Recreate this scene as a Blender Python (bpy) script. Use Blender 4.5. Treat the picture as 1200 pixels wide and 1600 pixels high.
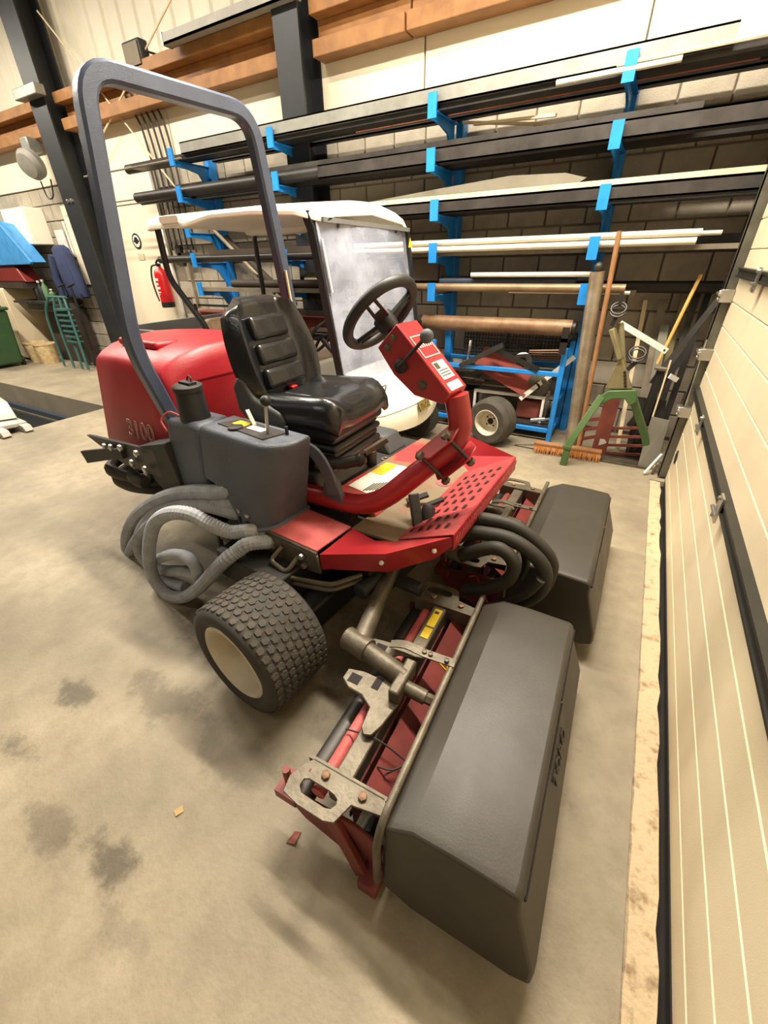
import bpy, bmesh, math, random
from mathutils import Matrix, Vector
random.seed(7)
PI = math.pi
for o in list(bpy.data.objects):
    bpy.data.objects.remove(o)
scene = bpy.context.scene
COL = scene.collection

# ------------------------------------------------------------------ camera
cam_d = bpy.data.cameras.new('camera')
cam = bpy.data.objects.new('camera', cam_d)
COL.objects.link(cam)
cam_d.sensor_fit = 'VERTICAL'
cam_d.sensor_height = 36.0
cam_d.lens = 14.567
cam_d.clip_start = 0.05
right = Vector((0.86853, 0.49524, -0.019765))
down = Vector((0.242385, -0.459191, -0.854631))
fwd = Vector((-0.432325, 0.737482, -0.51886))
cam.matrix_world = Matrix(((right.x, -down.x, -fwd.x, 0.0),
                           (right.y, -down.y, -fwd.y, 0.0),
                           (right.z, -down.z, -fwd.z, 1.7),
                           (0, 0, 0, 1)))
scene.camera = cam

# ------------------------------------------------------------------ world, lamps, exposure
w = bpy.data.worlds.new('world')
scene.world = w
w.use_nodes = True
w.node_tree.nodes['Background'].inputs[0].default_value = (0.9, 0.92, 1.0, 1)
w.node_tree.nodes['Background'].inputs[1].default_value = 0.3


def area(name, loc, sx, sy, power, col, rot=(0, 0, 0)):
    d = bpy.data.lights.new(name, 'AREA')
    d.shape = 'RECTANGLE'
    d.size = sx
    d.size_y = sy
    d.energy = power
    d.color = col
    o = bpy.data.objects.new(name, d)
    o.location = loc
    o.rotation_euler = rot
    COL.objects.link(o)
    return o


WARM = (1.0, 0.91, 0.77)
area('overhead_lamp', (-0.9, 2.7, 4.5), 2.6, 0.2, 320, WARM)
area('overhead_lamp', (-4.6, 2.3, 5.3), 2.6, 0.2, 210, WARM)
area('overhead_lamp', (-8.5, 2.3, 5.3), 2.6, 0.2, 270, WARM)
area('overhead_lamp', (-12.5, 2.3, 5.3), 2.6, 0.2, 230, WARM)
area('overhead_lamp', (-2.6, -1.6, 4.5), 2.6, 0.2, 28, WARM)  # weak fill lamp added on the camera side
area('overhead_lamp', (-7.5, -1.6, 4.5), 2.6, 0.2, 20, WARM)  # second added fill lamp, further left
scene.view_settings.view_transform = 'Standard'
scene.view_settings.look = 'None'
scene.view_settings.exposure = 0.4
scene.view_settings.gamma = 1.0
scene.view_settings.use_curve_mapping = False
scene.cycles.use_denoising = True
scene.cycles.max_bounces = 6


# ------------------------------------------------------------------ materials
def lin(c):
    out = []
    for v in c:
        v = v / 255.0
        out.append(v / 12.92 if v <= 0.04045 else ((v + 0.055) / 1.055) ** 2.4)
    return tuple(out) + (1.0,)


MATS = {}


def mat(name, rgb, rough=0.5, metal=0.0, rgb2=None, scale=8.0, amt=0.5, bump=0.0, bscale=None, spec=0.5, coat=0.0, detail=5, lo=0.35, hi=0.7, rvar=0.0):
    m = bpy.data.materials.new(name)
    m.use_nodes = True
    nt = m.node_tree
    b = nt.nodes['Principled BSDF']
    b.inputs['Base Color'].default_value = lin(rgb)
    b.inputs['Roughness'].default_value = rough
    b.inputs['Metallic'].default_value = metal
    b.inputs['Specular IOR Level'].default_value = spec
    b.inputs['Coat Weight'].default_value = coat
    tc = nt.nodes.new('ShaderNodeTexCoord')
    n = nt.nodes.new('ShaderNodeTexNoise')
    n.inputs['Scale'].default_value = scale
    n.inputs['Detail'].default_value = detail
    n.inputs['Roughness'].default_value = 0.6
    nt.links.new(tc.outputs['Object'], n.inputs['Vector'])
    r = nt.nodes.new('ShaderNodeMapRange')
    r.inputs['From Min'].default_value = lo
    r.inputs['From Max'].default_value = hi
    r.inputs['To Max'].default_value = amt
    nt.links.new(n.outputs['Fac'], r.inputs['Value'])
    mx = nt.nodes.new('ShaderNodeMix')
    mx.data_type = 'RGBA'
    mx.inputs['A'].default_value = lin(rgb)
    mx.inputs['B'].default_value = lin(rgb2 if rgb2 else tuple(v * 0.75 for v in rgb))
    nt.links.new(r.outputs['Result'], mx.inputs['Factor'])
    nt.links.new(mx.outputs['Result'], b.inputs['Base Color'])
    if rvar:
        r2 = nt.nodes.new('ShaderNodeMapRange')
        r2.inputs['To Min'].default_value = max(0.05, rough - rvar)
        r2.inputs['To Max'].default_value = min(1, rough + rvar)
        nt.links.new(n.outputs['Fac'], r2.inputs['Value'])
        nt.links.new(r2.outputs['Result'], b.inputs['Roughness'])
    if bump:
        n2 = nt.nodes.new('ShaderNodeTexNoise')
        n2.inputs['Scale'].default_value = bscale or scale * 6
        n2.inputs['Detail'].default_value = 4
        nt.links.new(tc.outputs['Object'], n2.inputs['Vector'])
        bp = nt.nodes.new('ShaderNodeBump')
        bp.inputs['Strength'].default_value = bump
        bp.inputs['Distance'].default_value = 0.01
        nt.links.new(n2.outputs['Fac'], bp.inputs['Height'])
        nt.links.new(bp.outputs['Normal'], b.inputs['Normal'])
    MATS[name] = m
    return m


def floor_material():
    m = mat('floor_concrete', (164, 152, 128), 0.58, 0, (112, 103, 87), 0.9, 0.85, 0.25, 60, 0.35, lo=0.38, hi=0.68, rvar=0.12)
    nt = m.node_tree
    b = nt.nodes['Principled BSDF']
    tc = next(n for n in nt.nodes if n.type == 'TEX_COORD')
    prev = next(n for n in nt.nodes if n.type == 'MIX').outputs['Result']
    # fine speckle
    n = nt.nodes.new('ShaderNodeTexNoise')
    n.inputs['Scale'].default_value = 9
    n.inputs['Detail'].default_value = 8
    n.inputs['Roughness'].default_value = 0.7
    nt.links.new(tc.outputs['Object'], n.inputs['Vector'])
    r = nt.nodes.new('ShaderNodeMapRange')
    r.inputs['From Min'].default_value = 0.42
    r.inputs['From Max'].default_value = 0.7
    r.inputs['To Max'].default_value = 0.5
    nt.links.new(n.outputs['Fac'], r.inputs['Value'])
    mx = nt.nodes.new('ShaderNodeMix')
    mx.data_type = 'RGBA'
    mx.inputs['B'].default_value = lin((122, 110, 90))
    nt.links.new(prev, mx.inputs['A'])
    nt.links.new(r.outputs['Result'], mx.inputs['Factor'])
    prev = mx.outputs['Result']
    wob = nt.nodes.new('ShaderNodeTexNoise')
    wob.inputs['Scale'].default_value = 4
    wob.inputs['Detail'].default_value = 9
    wob.inputs['Roughness'].default_value = 0.7
    nt.links.new(tc.outputs['Object'], wob.inputs['Vector'])
    for (x, y, rx, ry, s) in ((-1.13, 0.04, 0.13, 0.07, 0.75), (-1.42, -0.02, 0.12, 0.06, 0.5), (-1.85, 0.33, 0.13, 0.07, 0.7),
                              (-1.86, 0.06, 0.12, 0.06, 0.6), (-1.5, 0.5, 0.22, 0.1, 0.5), (-1.0, 0.5, 0.25, 0.1, 0.4), (-1.5, 0.95, 0.35, 0.22, 0.65),
                              (-1.75, 1.5, 0.35, 0.2, 0.6), (-2.6, 1.2, 0.5, 0.25, 0.35), (-0.9, -0.05, 0.1, 0.05, 0.3), (-0.6, 1.2, 0.6, 0.4, 0.5)):
        mp = nt.nodes.new('ShaderNodeMapping')
        mp.vector_type = 'TEXTURE'
        mp.inputs['Location'].default_value = (x, y, 0)
        mp.inputs['Scale'].default_value = (rx, ry, 1)
        nt.links.new(tc.outputs['Object'], mp.inputs['Vector'])
        ln = nt.nodes.new('ShaderNodeVectorMath')
        ln.operation = 'LENGTH'
        nt.links.new(mp.outputs['Vector'], ln.inputs[0])
        ad = nt.nodes.new('ShaderNodeMath')
        ad.operation = 'MULTIPLY_ADD'
        ad.inputs[1].default_value = 4.5
        nt.links.new(wob.outputs['Fac'], ad.inputs[0])
        nt.links.new(ln.outputs['Value'], ad.inputs[2])
        rr = nt.nodes.new('ShaderNodeMapRange')
        rr.interpolation_type = 'SMOOTHSTEP'
        rr.inputs['From Min'].default_value = 2.6
        rr.inputs['From Max'].default_value = 3.5
        rr.inputs['To Min'].default_value = s
        rr.inputs['To Max'].default_value = 0
        nt.links.new(ad.outputs['Value'], rr.inputs['Value'])
        mx = nt.nodes.new('ShaderNodeMix')
        mx.data_type = 'RGBA'
        mx.inputs['B'].default_value = lin((70, 62, 50))
        nt.links.new(prev, mx.inputs['A'])
        nt.links.new(rr.outputs['Result'], mx.inputs['Factor'])
        prev = mx.outputs['Result']
    nt.links.new(prev, b.inputs['Base Color'])
    return m


floor_m = floor_material()
mat('threshold_concrete', (196, 174, 140), 0.85, 0, (120, 94, 64), 16, 0.85, 0.8, 45, lo=0.53, hi=0.72)
mat('seal_rubber', (38, 33, 26), 0.8)
mat('door_cream', (228, 212, 178), 0.45, 0, (210, 192, 158), 3, 0.5, 0.12, 260)
mat('track_steel', (112, 110, 100), 0.42, 0.6, (70, 66, 56), 9, 0.6)
mat('strut_dark', (58, 56, 50), 0.45, 0.5)
mat('bright_steel', (200, 198, 190), 0.3, 0.9)
mat('block', (178, 168, 150), 0.9, 0, (150, 140, 122), 5, 0.8, 0.5, 120)
mat('mortar', (132, 122, 106), 0.95, 0, None, 20, 0.5)
mat('panel_white', (238, 226, 200), 0.55, 0, (226, 210, 180), 2, 0.4)
mat('dark_ceiling', (90, 86, 80), 0.8)
mat('sheet_white', (226, 218, 196), 0.5, 0, (206, 196, 172), 2, 0.5)
mat('beam_wood', (158, 110, 60), 0.6, 0, (112, 74, 40), 5, 0.7)
mat('column_black', (44, 46, 48), 0.45, 0.2, (30, 30, 30), 5, 0.5)
mat('rack_blue', (34, 138, 222), 0.4)
mat('galv', (158, 158, 150), 0.45, 0.55, (120, 118, 108), 5, 0.7, rvar=0.1)
mat('dark_steel', (74, 70, 66), 0.5, 0.5, (40, 36, 32), 6, 0.7)
mat('black_steel', (54, 51, 48), 0.45, 0.4, (28, 26, 24), 6, 0.6)
mat('white_pipe', (222, 216, 196), 0.4, 0.1, (190, 180, 156), 4, 0.6)
mat('batten', (226, 208, 172), 0.7, 0, (190, 164, 120), 6, 0.6)
mat('grey_wood', (132, 122, 104), 0.8, 0, (98, 88, 72), 7, 0.7)
mat('rust_pipe', (140, 112, 84), 0.55, 0.4, (98, 66, 44), 8, 0.8)
mat('brown_pipe', (150, 128, 98), 0.5, 0.4, (110, 86, 60), 6, 0.7)
mat('navy', (46, 58, 74), 0.5)
mat('copper', (160, 96, 70), 0.4, 0.6)
mat('cable', (70, 62, 54), 0.7)
mat('extinguisher_red', (200, 28, 34), 0.3, 0, (170, 18, 26), 5, 0.4)
mat('black_plastic', (32, 32, 32), 0.5)
mat('label_white', (236, 232, 220), 0.6)
mat('cart_white', (246, 240, 222), 0.35, 0, (236, 226, 200), 3, 0.4)
mat('cart_black', (30, 30, 30), 0.5)
mat('rubber', (62, 58, 52), 0.85, 0, (92, 84, 72), 10, 0.6, 0.3, 80)
mat('rubber_side', (50, 48, 44), 0.75, 0, (70, 66, 58), 6, 0.5)
mat('rim_white', (214, 206, 186), 0.5, 0, (168, 156, 132), 6, 0.6)
mat('red', (168, 40, 46), 0.36, 0, (136, 28, 34), 4, 0.6, coat=0.15, rvar=0.08)
mat('hood_red', (170, 28, 38), 0.42, 0, (150, 24, 32), 3, 0.6, 0.1, 90, rvar=0.08)
mat('faded_red', (192, 92, 88), 0.6, 0, (164, 62, 58), 14, 0.7, 0.2)
mat('worn_red', (176, 48, 48), 0.55, 0, (112, 96, 72), 6, 0.95, 0.2, lo=0.45, hi=0.6)
mat('dirty_floor_plate', (118, 104, 80), 0.75, 0, (138, 62, 52), 6, 0.75, 0.3, lo=0.52, hi=0.68)
mat('toe_red', (176, 62, 64), 0.5, 0, (120, 52, 46), 9, 0.8, 0.2)
mat('reel_red', (126, 52, 46), 0.55, 0, (92, 40, 34), 9, 0.7)
mat('console_grey', (88, 93, 103), 0.55, 0, (66, 69, 76), 3, 0.7, 0.25, 160)
mat('rops_grey', (80, 89, 110), 0.34, 0.25, (64, 70, 86), 6, 0.5, 0.15, 200)
mat('seat_vinyl', (26, 27, 30), 0.24, 0, (22, 22, 24), 6, 0.5, 0.12, 120, coat=0.2)
mat('bracket_grey', (72, 74, 76), 0.5)
mat('chassis', (46, 44, 42), 0.6, 0.2, (30, 28, 26), 5, 0.7)
mat('basket', (60, 55, 46), 0.5, 0, (47, 42, 35), 4, 0.7, 0.05, 170, rvar=0.1)
mat('grimy_steel', (112, 104, 88), 0.5, 0.5, (68, 58, 46), 10, 0.7, 0.2)
mat('hose_grey', (164, 168, 174), 0.7, 0, (128, 130, 134), 12, 0.7)
mat('hose_black', (50, 46, 36), 0.65, 0, (34, 31, 25), 6, 0.6)
mat('sticker', (232, 228, 214), 0.5, 0, (196, 188, 168), 26, 0.6)
mat('sticker_yellow', (238, 204, 30), 0.5)
mat('print_dark', (70, 66, 44), 0.6)
mat('print_line', (220, 196, 190), 0.6)
mat('grille_hole', (26, 16, 14), 0.8)
mat('gold', (186, 160, 84), 0.4, 0.3)
mat('badge_dark', (92, 76, 34), 0.5)
mat('green_paint', (64, 98, 52), 0.5, 0, (88, 106, 64), 6, 0.7)
mat('olive_steel', (132, 122, 88), 0.6, 0.2, (106, 96, 66), 7, 0.7)
mat('zinc_tube', (176, 166, 146), 0.4, 0.6, (126, 104, 76), 5, 0.8, rvar=0.1)
mat('pole_wood', (158, 112, 70), 0.7, 0, (116, 78, 44), 8, 0.7)
mat('yellow_wood', (222, 178, 96), 0.7)
mat('bristle', (196, 124, 56), 0.9)
mat('fork_red', (136, 70, 58), 0.7, 0, (104, 50, 42), 7, 0.7)
mat('box_red', (150, 56, 44), 0.6, 0, (96, 48, 34), 6, 0.8)
mat('mesh_black', (36, 34, 30), 0.7)
mat('sheet_grey', (128, 124, 110), 0.55, 0.2, (106, 100, 86), 3, 0.6)
mat('pit_wall', (156, 148, 132), 0.85, 0, (128, 120, 106), 3, 0.6)
mat('pit_blue', (28, 50, 70), 0.5)
mat('lift_grey', (186, 184, 174), 0.5, 0.2, (160, 156, 144), 5, 0.6)
mat('bin_green', (52, 84, 48), 0.5)
mat('tarp_blue', (70, 150, 214), 0.45)
mat('cloth_navy', (48, 58, 92), 0.9, 0, (40, 46, 70), 6, 0.6, 0.4, 12)
mat('maroon', (120, 40, 34), 0.35)
mat('cabinet_beige', (226, 210, 178), 0.6, 0, (200, 182, 148), 2, 0.6)
mat('bench_dark', (64, 52, 40), 0.7, 0, (44, 36, 28), 4, 0.7)
mat('teal', (60, 108, 104), 0.5)
mat('bottle_green', (96, 130, 92), 0.4)
mat('bucket_white', (226, 206, 160), 0.6, 0, (176, 130, 70), 12, 0.7)
mat('leaf', (176, 150, 104), 0.9)
mat('cream_cushion', (226, 206, 186), 0.6, 0, (208, 184, 160), 5, 0.5)
mat('cart_bed', (128, 128, 126), 0.5, 0.1, (108, 108, 104), 4, 0.6)
mat('lamp_grey', (142, 138, 128), 0.5)
mat('red_buckle', (190, 20, 30), 0.4)

m = bpy.data.materials.new('scratched_perspex')
m.use_nodes = True
nt = m.node_tree
b = nt.nodes['Principled BSDF']
b.inputs['Roughness'].default_value = 0.12
tr = nt.nodes.new('ShaderNodeBsdfTransparent')
tr.inputs['Color'].default_value = (0.93, 0.95, 1, 1)
mxs = nt.nodes.new('ShaderNodeMixShader')
tc = nt.nodes.new('ShaderNodeTexCoord')
n1 = nt.nodes.new('ShaderNodeTexNoise')
n1.inputs['Scale'].default_value = 2.5
n1.inputs['Detail'].default_value = 6
n1.inputs['Roughness'].default_value = 0.6
nt.links.new(tc.outputs['Object'], n1.inputs['Vector'])
mr = nt.nodes.new('ShaderNodeMapRange')
mr.inputs['From Min'].default_value = 0.35
mr.inputs['From Max'].default_value = 0.75
mr.inputs['To Min'].default_value = 0.2
mr.inputs['To Max'].default_value = 0.6
nt.links.new(n1.outputs['Fac'], mr.inputs['Value'])
b.inputs['Base Color'].default_value = lin((212, 218, 236))
nt.links.new(mr.outputs['Result'], mxs.inputs['Fac'])
nt.links.new(tr.outputs['BSDF'], mxs.inputs[1])
nt.links.new(b.outputs['BSDF'], mxs.inputs[2])
nt.links.new(mxs.outputs['Shader'], nt.nodes['Material Output'].inputs['Surface'])
MATS['scratched_perspex'] = m


# ------------------------------------------------------------------ mesh helpers
def spl(pts, n=6, closed=False):
    P = [Vector(p) for p in pts]
    out = []
    N = len(P)
    segs = N if closed else N - 1
    for i in range(segs):
        if closed:
            a, b_, c, d = P[(i - 1) % N], P[i], P[(i + 1) % N], P[(i + 2) % N]
        else:
            a, b_, c, d = P[max(i - 1, 0)], P[i], P[i + 1], P[min(i + 2, N - 1)]
        for k in range(n):
            t = k / n
            out.append(0.5 * ((2 * b_) + (c - a) * t + (2 * a - 5 * b_ + 4 * c - d) * t * t + (3 * b_ - a - 3 * c + d) * t ** 3))
    if not closed:
        out.append(P[-1])
    return out


def fillet(pts, r, n=5):
    """polyline with rounded corners of radius r"""
    P = [Vector(p) for p in pts]
    out = [P[0]]
    for i in range(1, len(P) - 1):
        a, b_, c = P[i - 1], P[i], P[i + 1]
        u = (a - b_)
        v = (c - b_)
        d = min(r, u.length * 0.48, v.length * 0.48)
        p0 = b_ + u.normalized() * d
        p1 = b_ + v.normalized() * d
        for k in range(n + 1):
            t = k / n
            out.append(p0 * (1 - t) ** 2 + b_ * 2 * t * (1 - t) + p1 * t * t)
    out.append(P[-1])
    return out


class MB:
    def __init__(self):
        self.v = []
        self.f = []

    def add(self, vs, fs):
        o = len(self.v)
        self.v += [Vector(p) for p in vs]
        self.f += [tuple(i + o for i in f) for f in fs]
        return self

    def hexa(self, p):
        """8 points: bottom ring 0-3, top ring 4-7"""
        return self.add(p, [(3, 2, 1, 0), (4, 5, 6, 7), (0, 1, 5, 4), (1, 2, 6, 5), (2, 3, 7, 6), (3, 0, 4, 7)])

    def box(self, x0, x1, y0, y1, z0, z1, M=None):
        p = [(x0, y0, z0), (x1, y0, z0), (x1, y1, z0), (x0, y1, z0), (x0, y0, z1), (x1, y0, z1), (x1, y1, z1), (x0, y1, z1)]
        if M is not None:
            p = [M @ Vector(q) for q in p]
        return self.hexa(p)

    def bar(self, p0, p1, w, h, up=(0, 0, 1)):
        p0 = Vector(p0)
        p1 = Vector(p1)
        d = (p1 - p0).normalized()
        up = Vector(up)
        if abs(d.dot(up)) > 0.98:
            up = Vector((1, 0, 0)) if abs(d.x) < 0.9 else Vector((0, 1, 0))
        s = d.cross(up).normalized()
        u = s.cross(d).normalized()
        q = []
        for p in (p0, p1):
            q += [p - s * w / 2 - u * h / 2, p + s * w / 2 - u * h / 2, p + s * w / 2 + u * h / 2, p - s * w / 2 + u * h / 2]
        return self.add(q, [(3, 2, 1, 0), (4, 5, 6, 7), (0, 1, 5, 4), (1, 2, 6, 5), (2, 3, 7, 6), (3, 0, 4, 7)])

    def sweep(self, pts, prof, up=(0, 0, 1), closed=False, cap=True):
        """sweep closed profile [(s,u)...] along pts with parallel transport"""
        P = [Vector(p) for p in pts]
        n = len(P)
        k = len(prof)
        T = []
        for i in range(n):
            a = P[(i - 1) % n] if (closed or i > 0) else P[i]
            c = P[(i + 1) % n] if (closed or i < n - 1) else P[i]
            t = (c - a)
            T.append(t.normalized() if t.length > 1e-9 else Vector((0, 0, 1)))
        u = Vector(up)
        if abs(u.dot(T[0])) > 0.95:
            u = Vector((1, 0, 0)) if abs(T[0].x) < 0.8 else Vector((0, 1, 0))
        u = (u - T[0] * u.dot(T[0])).normalized()
        vs = []
        for i in range(n):
            if i:
                ax = T[i - 1].cross(T[i])
                if ax.length > 1e-7:
                    u = Matrix.Rotation(T[i - 1].angle(T[i]), 3, ax.normalized()) @ u
                u = (u - T[i] * u.dot(T[i])).normalized()
            s = T[i].cross(u)
            for (a, b_) in prof:
                vs.append(P[i] + s * a + u * b_)
        fs = []
        rng = n if closed else n - 1
        for i in range(rng):
            j = (i + 1) % n
            for q in range(k):
                r = (q + 1) % k
                fs.append((i * k + q, i * k + r, j * k + r, j * k + q))
        if cap and not closed:
            fs.append(tuple(range(k - 1, -1, -1)))
            fs.append(tuple((n - 1) * k + q for q in range(k)))
        return self.add(vs, fs)

    def tube(self, pts, r, k=10, closed=False, cap=True):
        return self.sweep(pts, [(r * math.cos(2 * PI * i / k), r * math.sin(2 * PI * i / k)) for i in range(k)], closed=closed, cap=cap)

    def prism(self, poly, ext):
        P = [Vector(p) for p in poly]
        e = Vector(ext)
        n = len(P)
        return self.add(P + [p + e for p in P], [tuple(range(n - 1, -1, -1)), tuple(range(n, 2 * n))] +
                        [(i, (i + 1) % n, n + (i + 1) % n, n + i) for i in range(n)])

    def ring(self, outer, inner, ext):
        """plate with a hole: outer and inner loops of equal length, extruded"""
        A = [Vector(p) for p in outer]
        B = [Vector(p) for p in inner]
        e = Vector(ext)
        n = len(A)
        vs = A + B + [p + e for p in A] + [p + e for p in B]
        fs = []
        for i in range(n):
            j = (i + 1) % n
            fs += [(i, n + i, n + j, j), (2 * n + i, 2 * n + j, 3 * n + j, 3 * n + i), (i, j, 2 * n + j, 2 * n + i), (n + i, 3 * n + i, 3 * n + j, n + j)]
        return self.add(vs, fs)

    def lathe(self, prof, c, ax=(0, 0, 1), k=24, capped=True):
        """prof [(r, h)] about axis through c"""
        a = Vector(ax).normalized()
        u = a.orthogonal().normalized()
        v = a.cross(u)
        c = Vector(c)
        vs = []
        for (r, h) in prof:
            for i in range(k):
                t = 2 * PI * i / k
                vs.append(c + a * h + (u * math.cos(t) + v * math.sin(t)) * r)
        fs = []
        for j in range(len(prof) - 1):
            for i in range(k):
                i2 = (i + 1) % k
                fs.append((j * k + i, j * k + i2, (j + 1) * k + i2, (j + 1) * k + i))
        if capped:
            fs.append(tuple(range(k - 1, -1, -1)))
            fs.append(tuple((len(prof) - 1) * k + i for i in range(k)))
        return self.add(vs, fs)

    def ball(self, c, r, k=14):
        pr = [(max(1e-4, r * math.sin(PI * i / (k // 2))), -r * math.cos(PI * i / (k // 2))) for i in range(k // 2 + 1)]
        return self.lathe(pr, c, (0, 0, 1), k)

    def bolt(self, c, ax, r=0.012, h=0.008):
        return self.lathe([(r, 0), (r, h), (r * 0.8, h * 1.15)], c, ax, 6)

    def grid(self, rows, closed_u=False):
        nr = len(rows)
        nc = len(rows[0])
        fs = []
        for i in range(nr - 1):
            for j in range(nc if closed_u else nc - 1):
                j2 = (j + 1) % nc
                fs.append((i * nc + j, i * nc + j2, (i + 1) * nc + j2, (i + 1) * nc + j))
        return self.add([p for r in rows for p in r], fs)

    def xf(self, M):
        self.v = [M @ p for p in self.v]
        return self

    def build(self, name, material, parent=None, smooth=40, bevel=0.0, seg=2, sub=0, **tags):
        me = bpy.data.meshes.new(name)
        off = Vector((0, 0, 0))
        if parent is None and tags.get('kind') != 'structure':
            lo = [min(p[i] for p in self.v) for i in range(3)]
            hi = [max(p[i] for p in self.v) for i in range(3)]
            off = Vector(((lo[0] + hi[0]) / 2, (lo[1] + hi[1]) / 2, lo[2]))
        me.from_pydata([tuple(p - off) for p in self.v], [], self.f)
        me.validate()
        bm = bmesh.new()
        bm.from_mesh(me)
        bmesh.ops.recalc_face_normals(bm, faces=bm.faces)
        bm.to_mesh(me)
        bm.free()
        me.materials.append(MATS[material] if isinstance(material, str) else material)
        if smooth:
            for p in me.polygons:
                p.use_smooth = True
            me.set_sharp_from_angle(angle=math.radians(smooth))
        o = bpy.data.objects.new(name, me)
        o.location = off
        if parent is not None:
            o.parent = parent
        COL.objects.link(o)
        if bevel:
            bv = o.modifiers.new('bevel', 'BEVEL')
            bv.width = bevel
            bv.segments = seg
            bv.limit_method = 'ANGLE'
            bv.angle_limit = math.radians(32)
            bv.harden_normals = False
        if sub:
            s = o.modifiers.new('sub', 'SUBSURF')
            s.levels = sub
            s.render_levels = sub
        for k_, v_ in tags.items():
            o[k_ if k_ != 'cat' else 'category'] = v_
        return o


def thing(name, label, cat, loc=(0, 0, 0), rz=0.0, group=None):
    o = bpy.data.objects.new(name, None)
    o.empty_display_size = 0.1
    o.location = loc
    o.rotation_euler = (0, 0, rz)
    o['label'] = label
    o['category'] = cat
    if group:
        o['group'] = group
    COL.objects.link(o)
    return o


def dup(root, loc=None, label=None):
    kids = {}
    for q in bpy.data.objects:
        if q.parent:
            kids.setdefault(q.parent.name, []).append(q)

    def rec(o, par):
        c = o.copy()
        COL.objects.link(c)
        c.parent = par
        for ch in kids.get(o.name, []):
            rec(ch, c)
        return c
    r = rec(root, None)
    if loc is not None:
        r.location = loc
    if label:
        r['label'] = label
    return r


def text(name, s, size, ext, M, material, parent, outline=0.0, **tags):
    cu = bpy.data.curves.new(name, 'FONT')
    cu.body = s
    cu.size = size
    cu.align_x = 'CENTER'
    cu.align_y = 'CENTER'
    if outline:
        cu.fill_mode = 'NONE'
        cu.bevel_depth = outline
        cu.bevel_resolution = 0
    else:
        cu.extrude = ext
    cu.resolution_u = 3
    t = bpy.data.objects.new(name, cu)
    COL.objects.link(t)
    dg = bpy.context.evaluated_depsgraph_get()
    me = bpy.data.meshes.new_from_object(t.evaluated_get(dg))
    bpy.data.objects.remove(t)
    me.transform(M)
    me.materials.clear()
    me.materials.append(MATS[material])
    o = bpy.data.objects.new(name, me)
    o.parent = parent
    COL.objects.link(o)
    for k_, v_ in tags.items():
        o[k_] = v_
    return o


def basis(o, x, y):
    """matrix whose local X,Y lie along x,y at origin o"""
    x = Vector(x).normalized()
    z = x.cross(Vector(y)).normalized()
    y = z.cross(x)
    return Matrix(((x.x, y.x, z.x, o[0]), (x.y, y.y, z.y, o[1]), (x.z, y.z, z.z, o[2]), (0, 0, 0, 1)))


def rect(c, w_, h_, r, n=4):
    """rounded rectangle outline (2D) centred at c"""
    out = []
    for (sx, sy, a0) in ((1, 1, 0), (-1, 1, 90), (-1, -1, 180), (1, -1, 270)):
        for k in range(n + 1):
            a = math.radians(a0 + 90 * k / n)
            out.append((c[0] + sx * (w_ / 2 - r) + r * math.cos(a), c[1] + sy * (h_ / 2 - r) + r * math.sin(a)))
    return out

# ------------------------------------------------------------------ the setting
YW = 5.1
fl = MB()
FX0, FX1, FY0, FY1 = -16.0, 1.0, -4.0, YW
PX0, PX1, PY0, PY1 = -12.0, -6.3, 1.1, 3.08
for (a, b_, c, d) in ((FX0, 0.385, FY0, PY0), (FX0, 0.385, PY1, 4.45), (FX0, FX1, 4.45, FY1), (FX0, PX0, PY0, PY1), (PX1, 0.385, PY0, PY1)):
    fl.add([(a, c, 0), (b_, c, 0), (b_, d, 0), (a, d, 0)], [(0, 1, 2, 3)])
fl.build('floor', floor_m, smooth=0, kind='structure')
pit = MB()
pit.box(PX0, PX1 + 0.1, PY1, PY1 + 0.1, -1.2, -0.004)
pit.box(PX1, PX1 + 0.1, PY0, PY1, -1.2, -0.004)
pit.box(PX0, PX1, PY0 - 0.1, PY0, -1.2, -0.004)
pit.box(PX0 - 0.1, PX0, PY0, PY1, -1.2, -0.004)
pit.box(PX0, PX1, PY0, PY1, -1.3, -1.2)
pw = pit.build('trim_1', 'pit_wall', kind='structure', label='sunken pit in the floor on the left')
q = MB().box(PX0, PX1, PY1 - 0.05, PY1, -1.2, -0.34)
q.box(PX1 - 0.05, PX1, PY0, PY1, -1.2, -0.34)
q.build('pit_lining', 'pit_blue', pw)
MB().bar((PX0, 2.85, -0.32), (PX1, 2.85, -0.32), 0.03, 0.03).build('pit_rail', 'track_steel', pw)

# threshold strip along the door
rows = []
y = -3.5
while y < 4.0:
    rows.append([(0.385, y, -0.012), (0.388 + random.uniform(0, 0.006), y, 0.004), (0.42, y, 0.002 + random.uniform(0, 0.006)), (0.45, y, random.uniform(0, 0.006)), (0.468 + random.uniform(-0.006, 0.006), y, 0.002), (0.47, y, -0.06)])
    y += 0.09
MB().grid(rows).build('trim_2', 'threshold_concrete', kind='structure', smooth=25)
MB().box(0.47, 0.62, -3.5, 4.05, -0.1, -0.06).build('trim_3', 'seal_rubber', kind='structure')
MB().box(0.385, 1.0, 4.0, 4.45, -0.05, -0.001).build('trim_11', floor_m, kind='structure', smooth=0)

# back wall: mortar bed, blocks, white panels
wb = MB().box(-16.0, 1.0, YW, YW + 0.2, -0.1, 3.6).build('wall_back', 'mortar', kind='structure')
BW, BH = 0.365, 0.24


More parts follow.
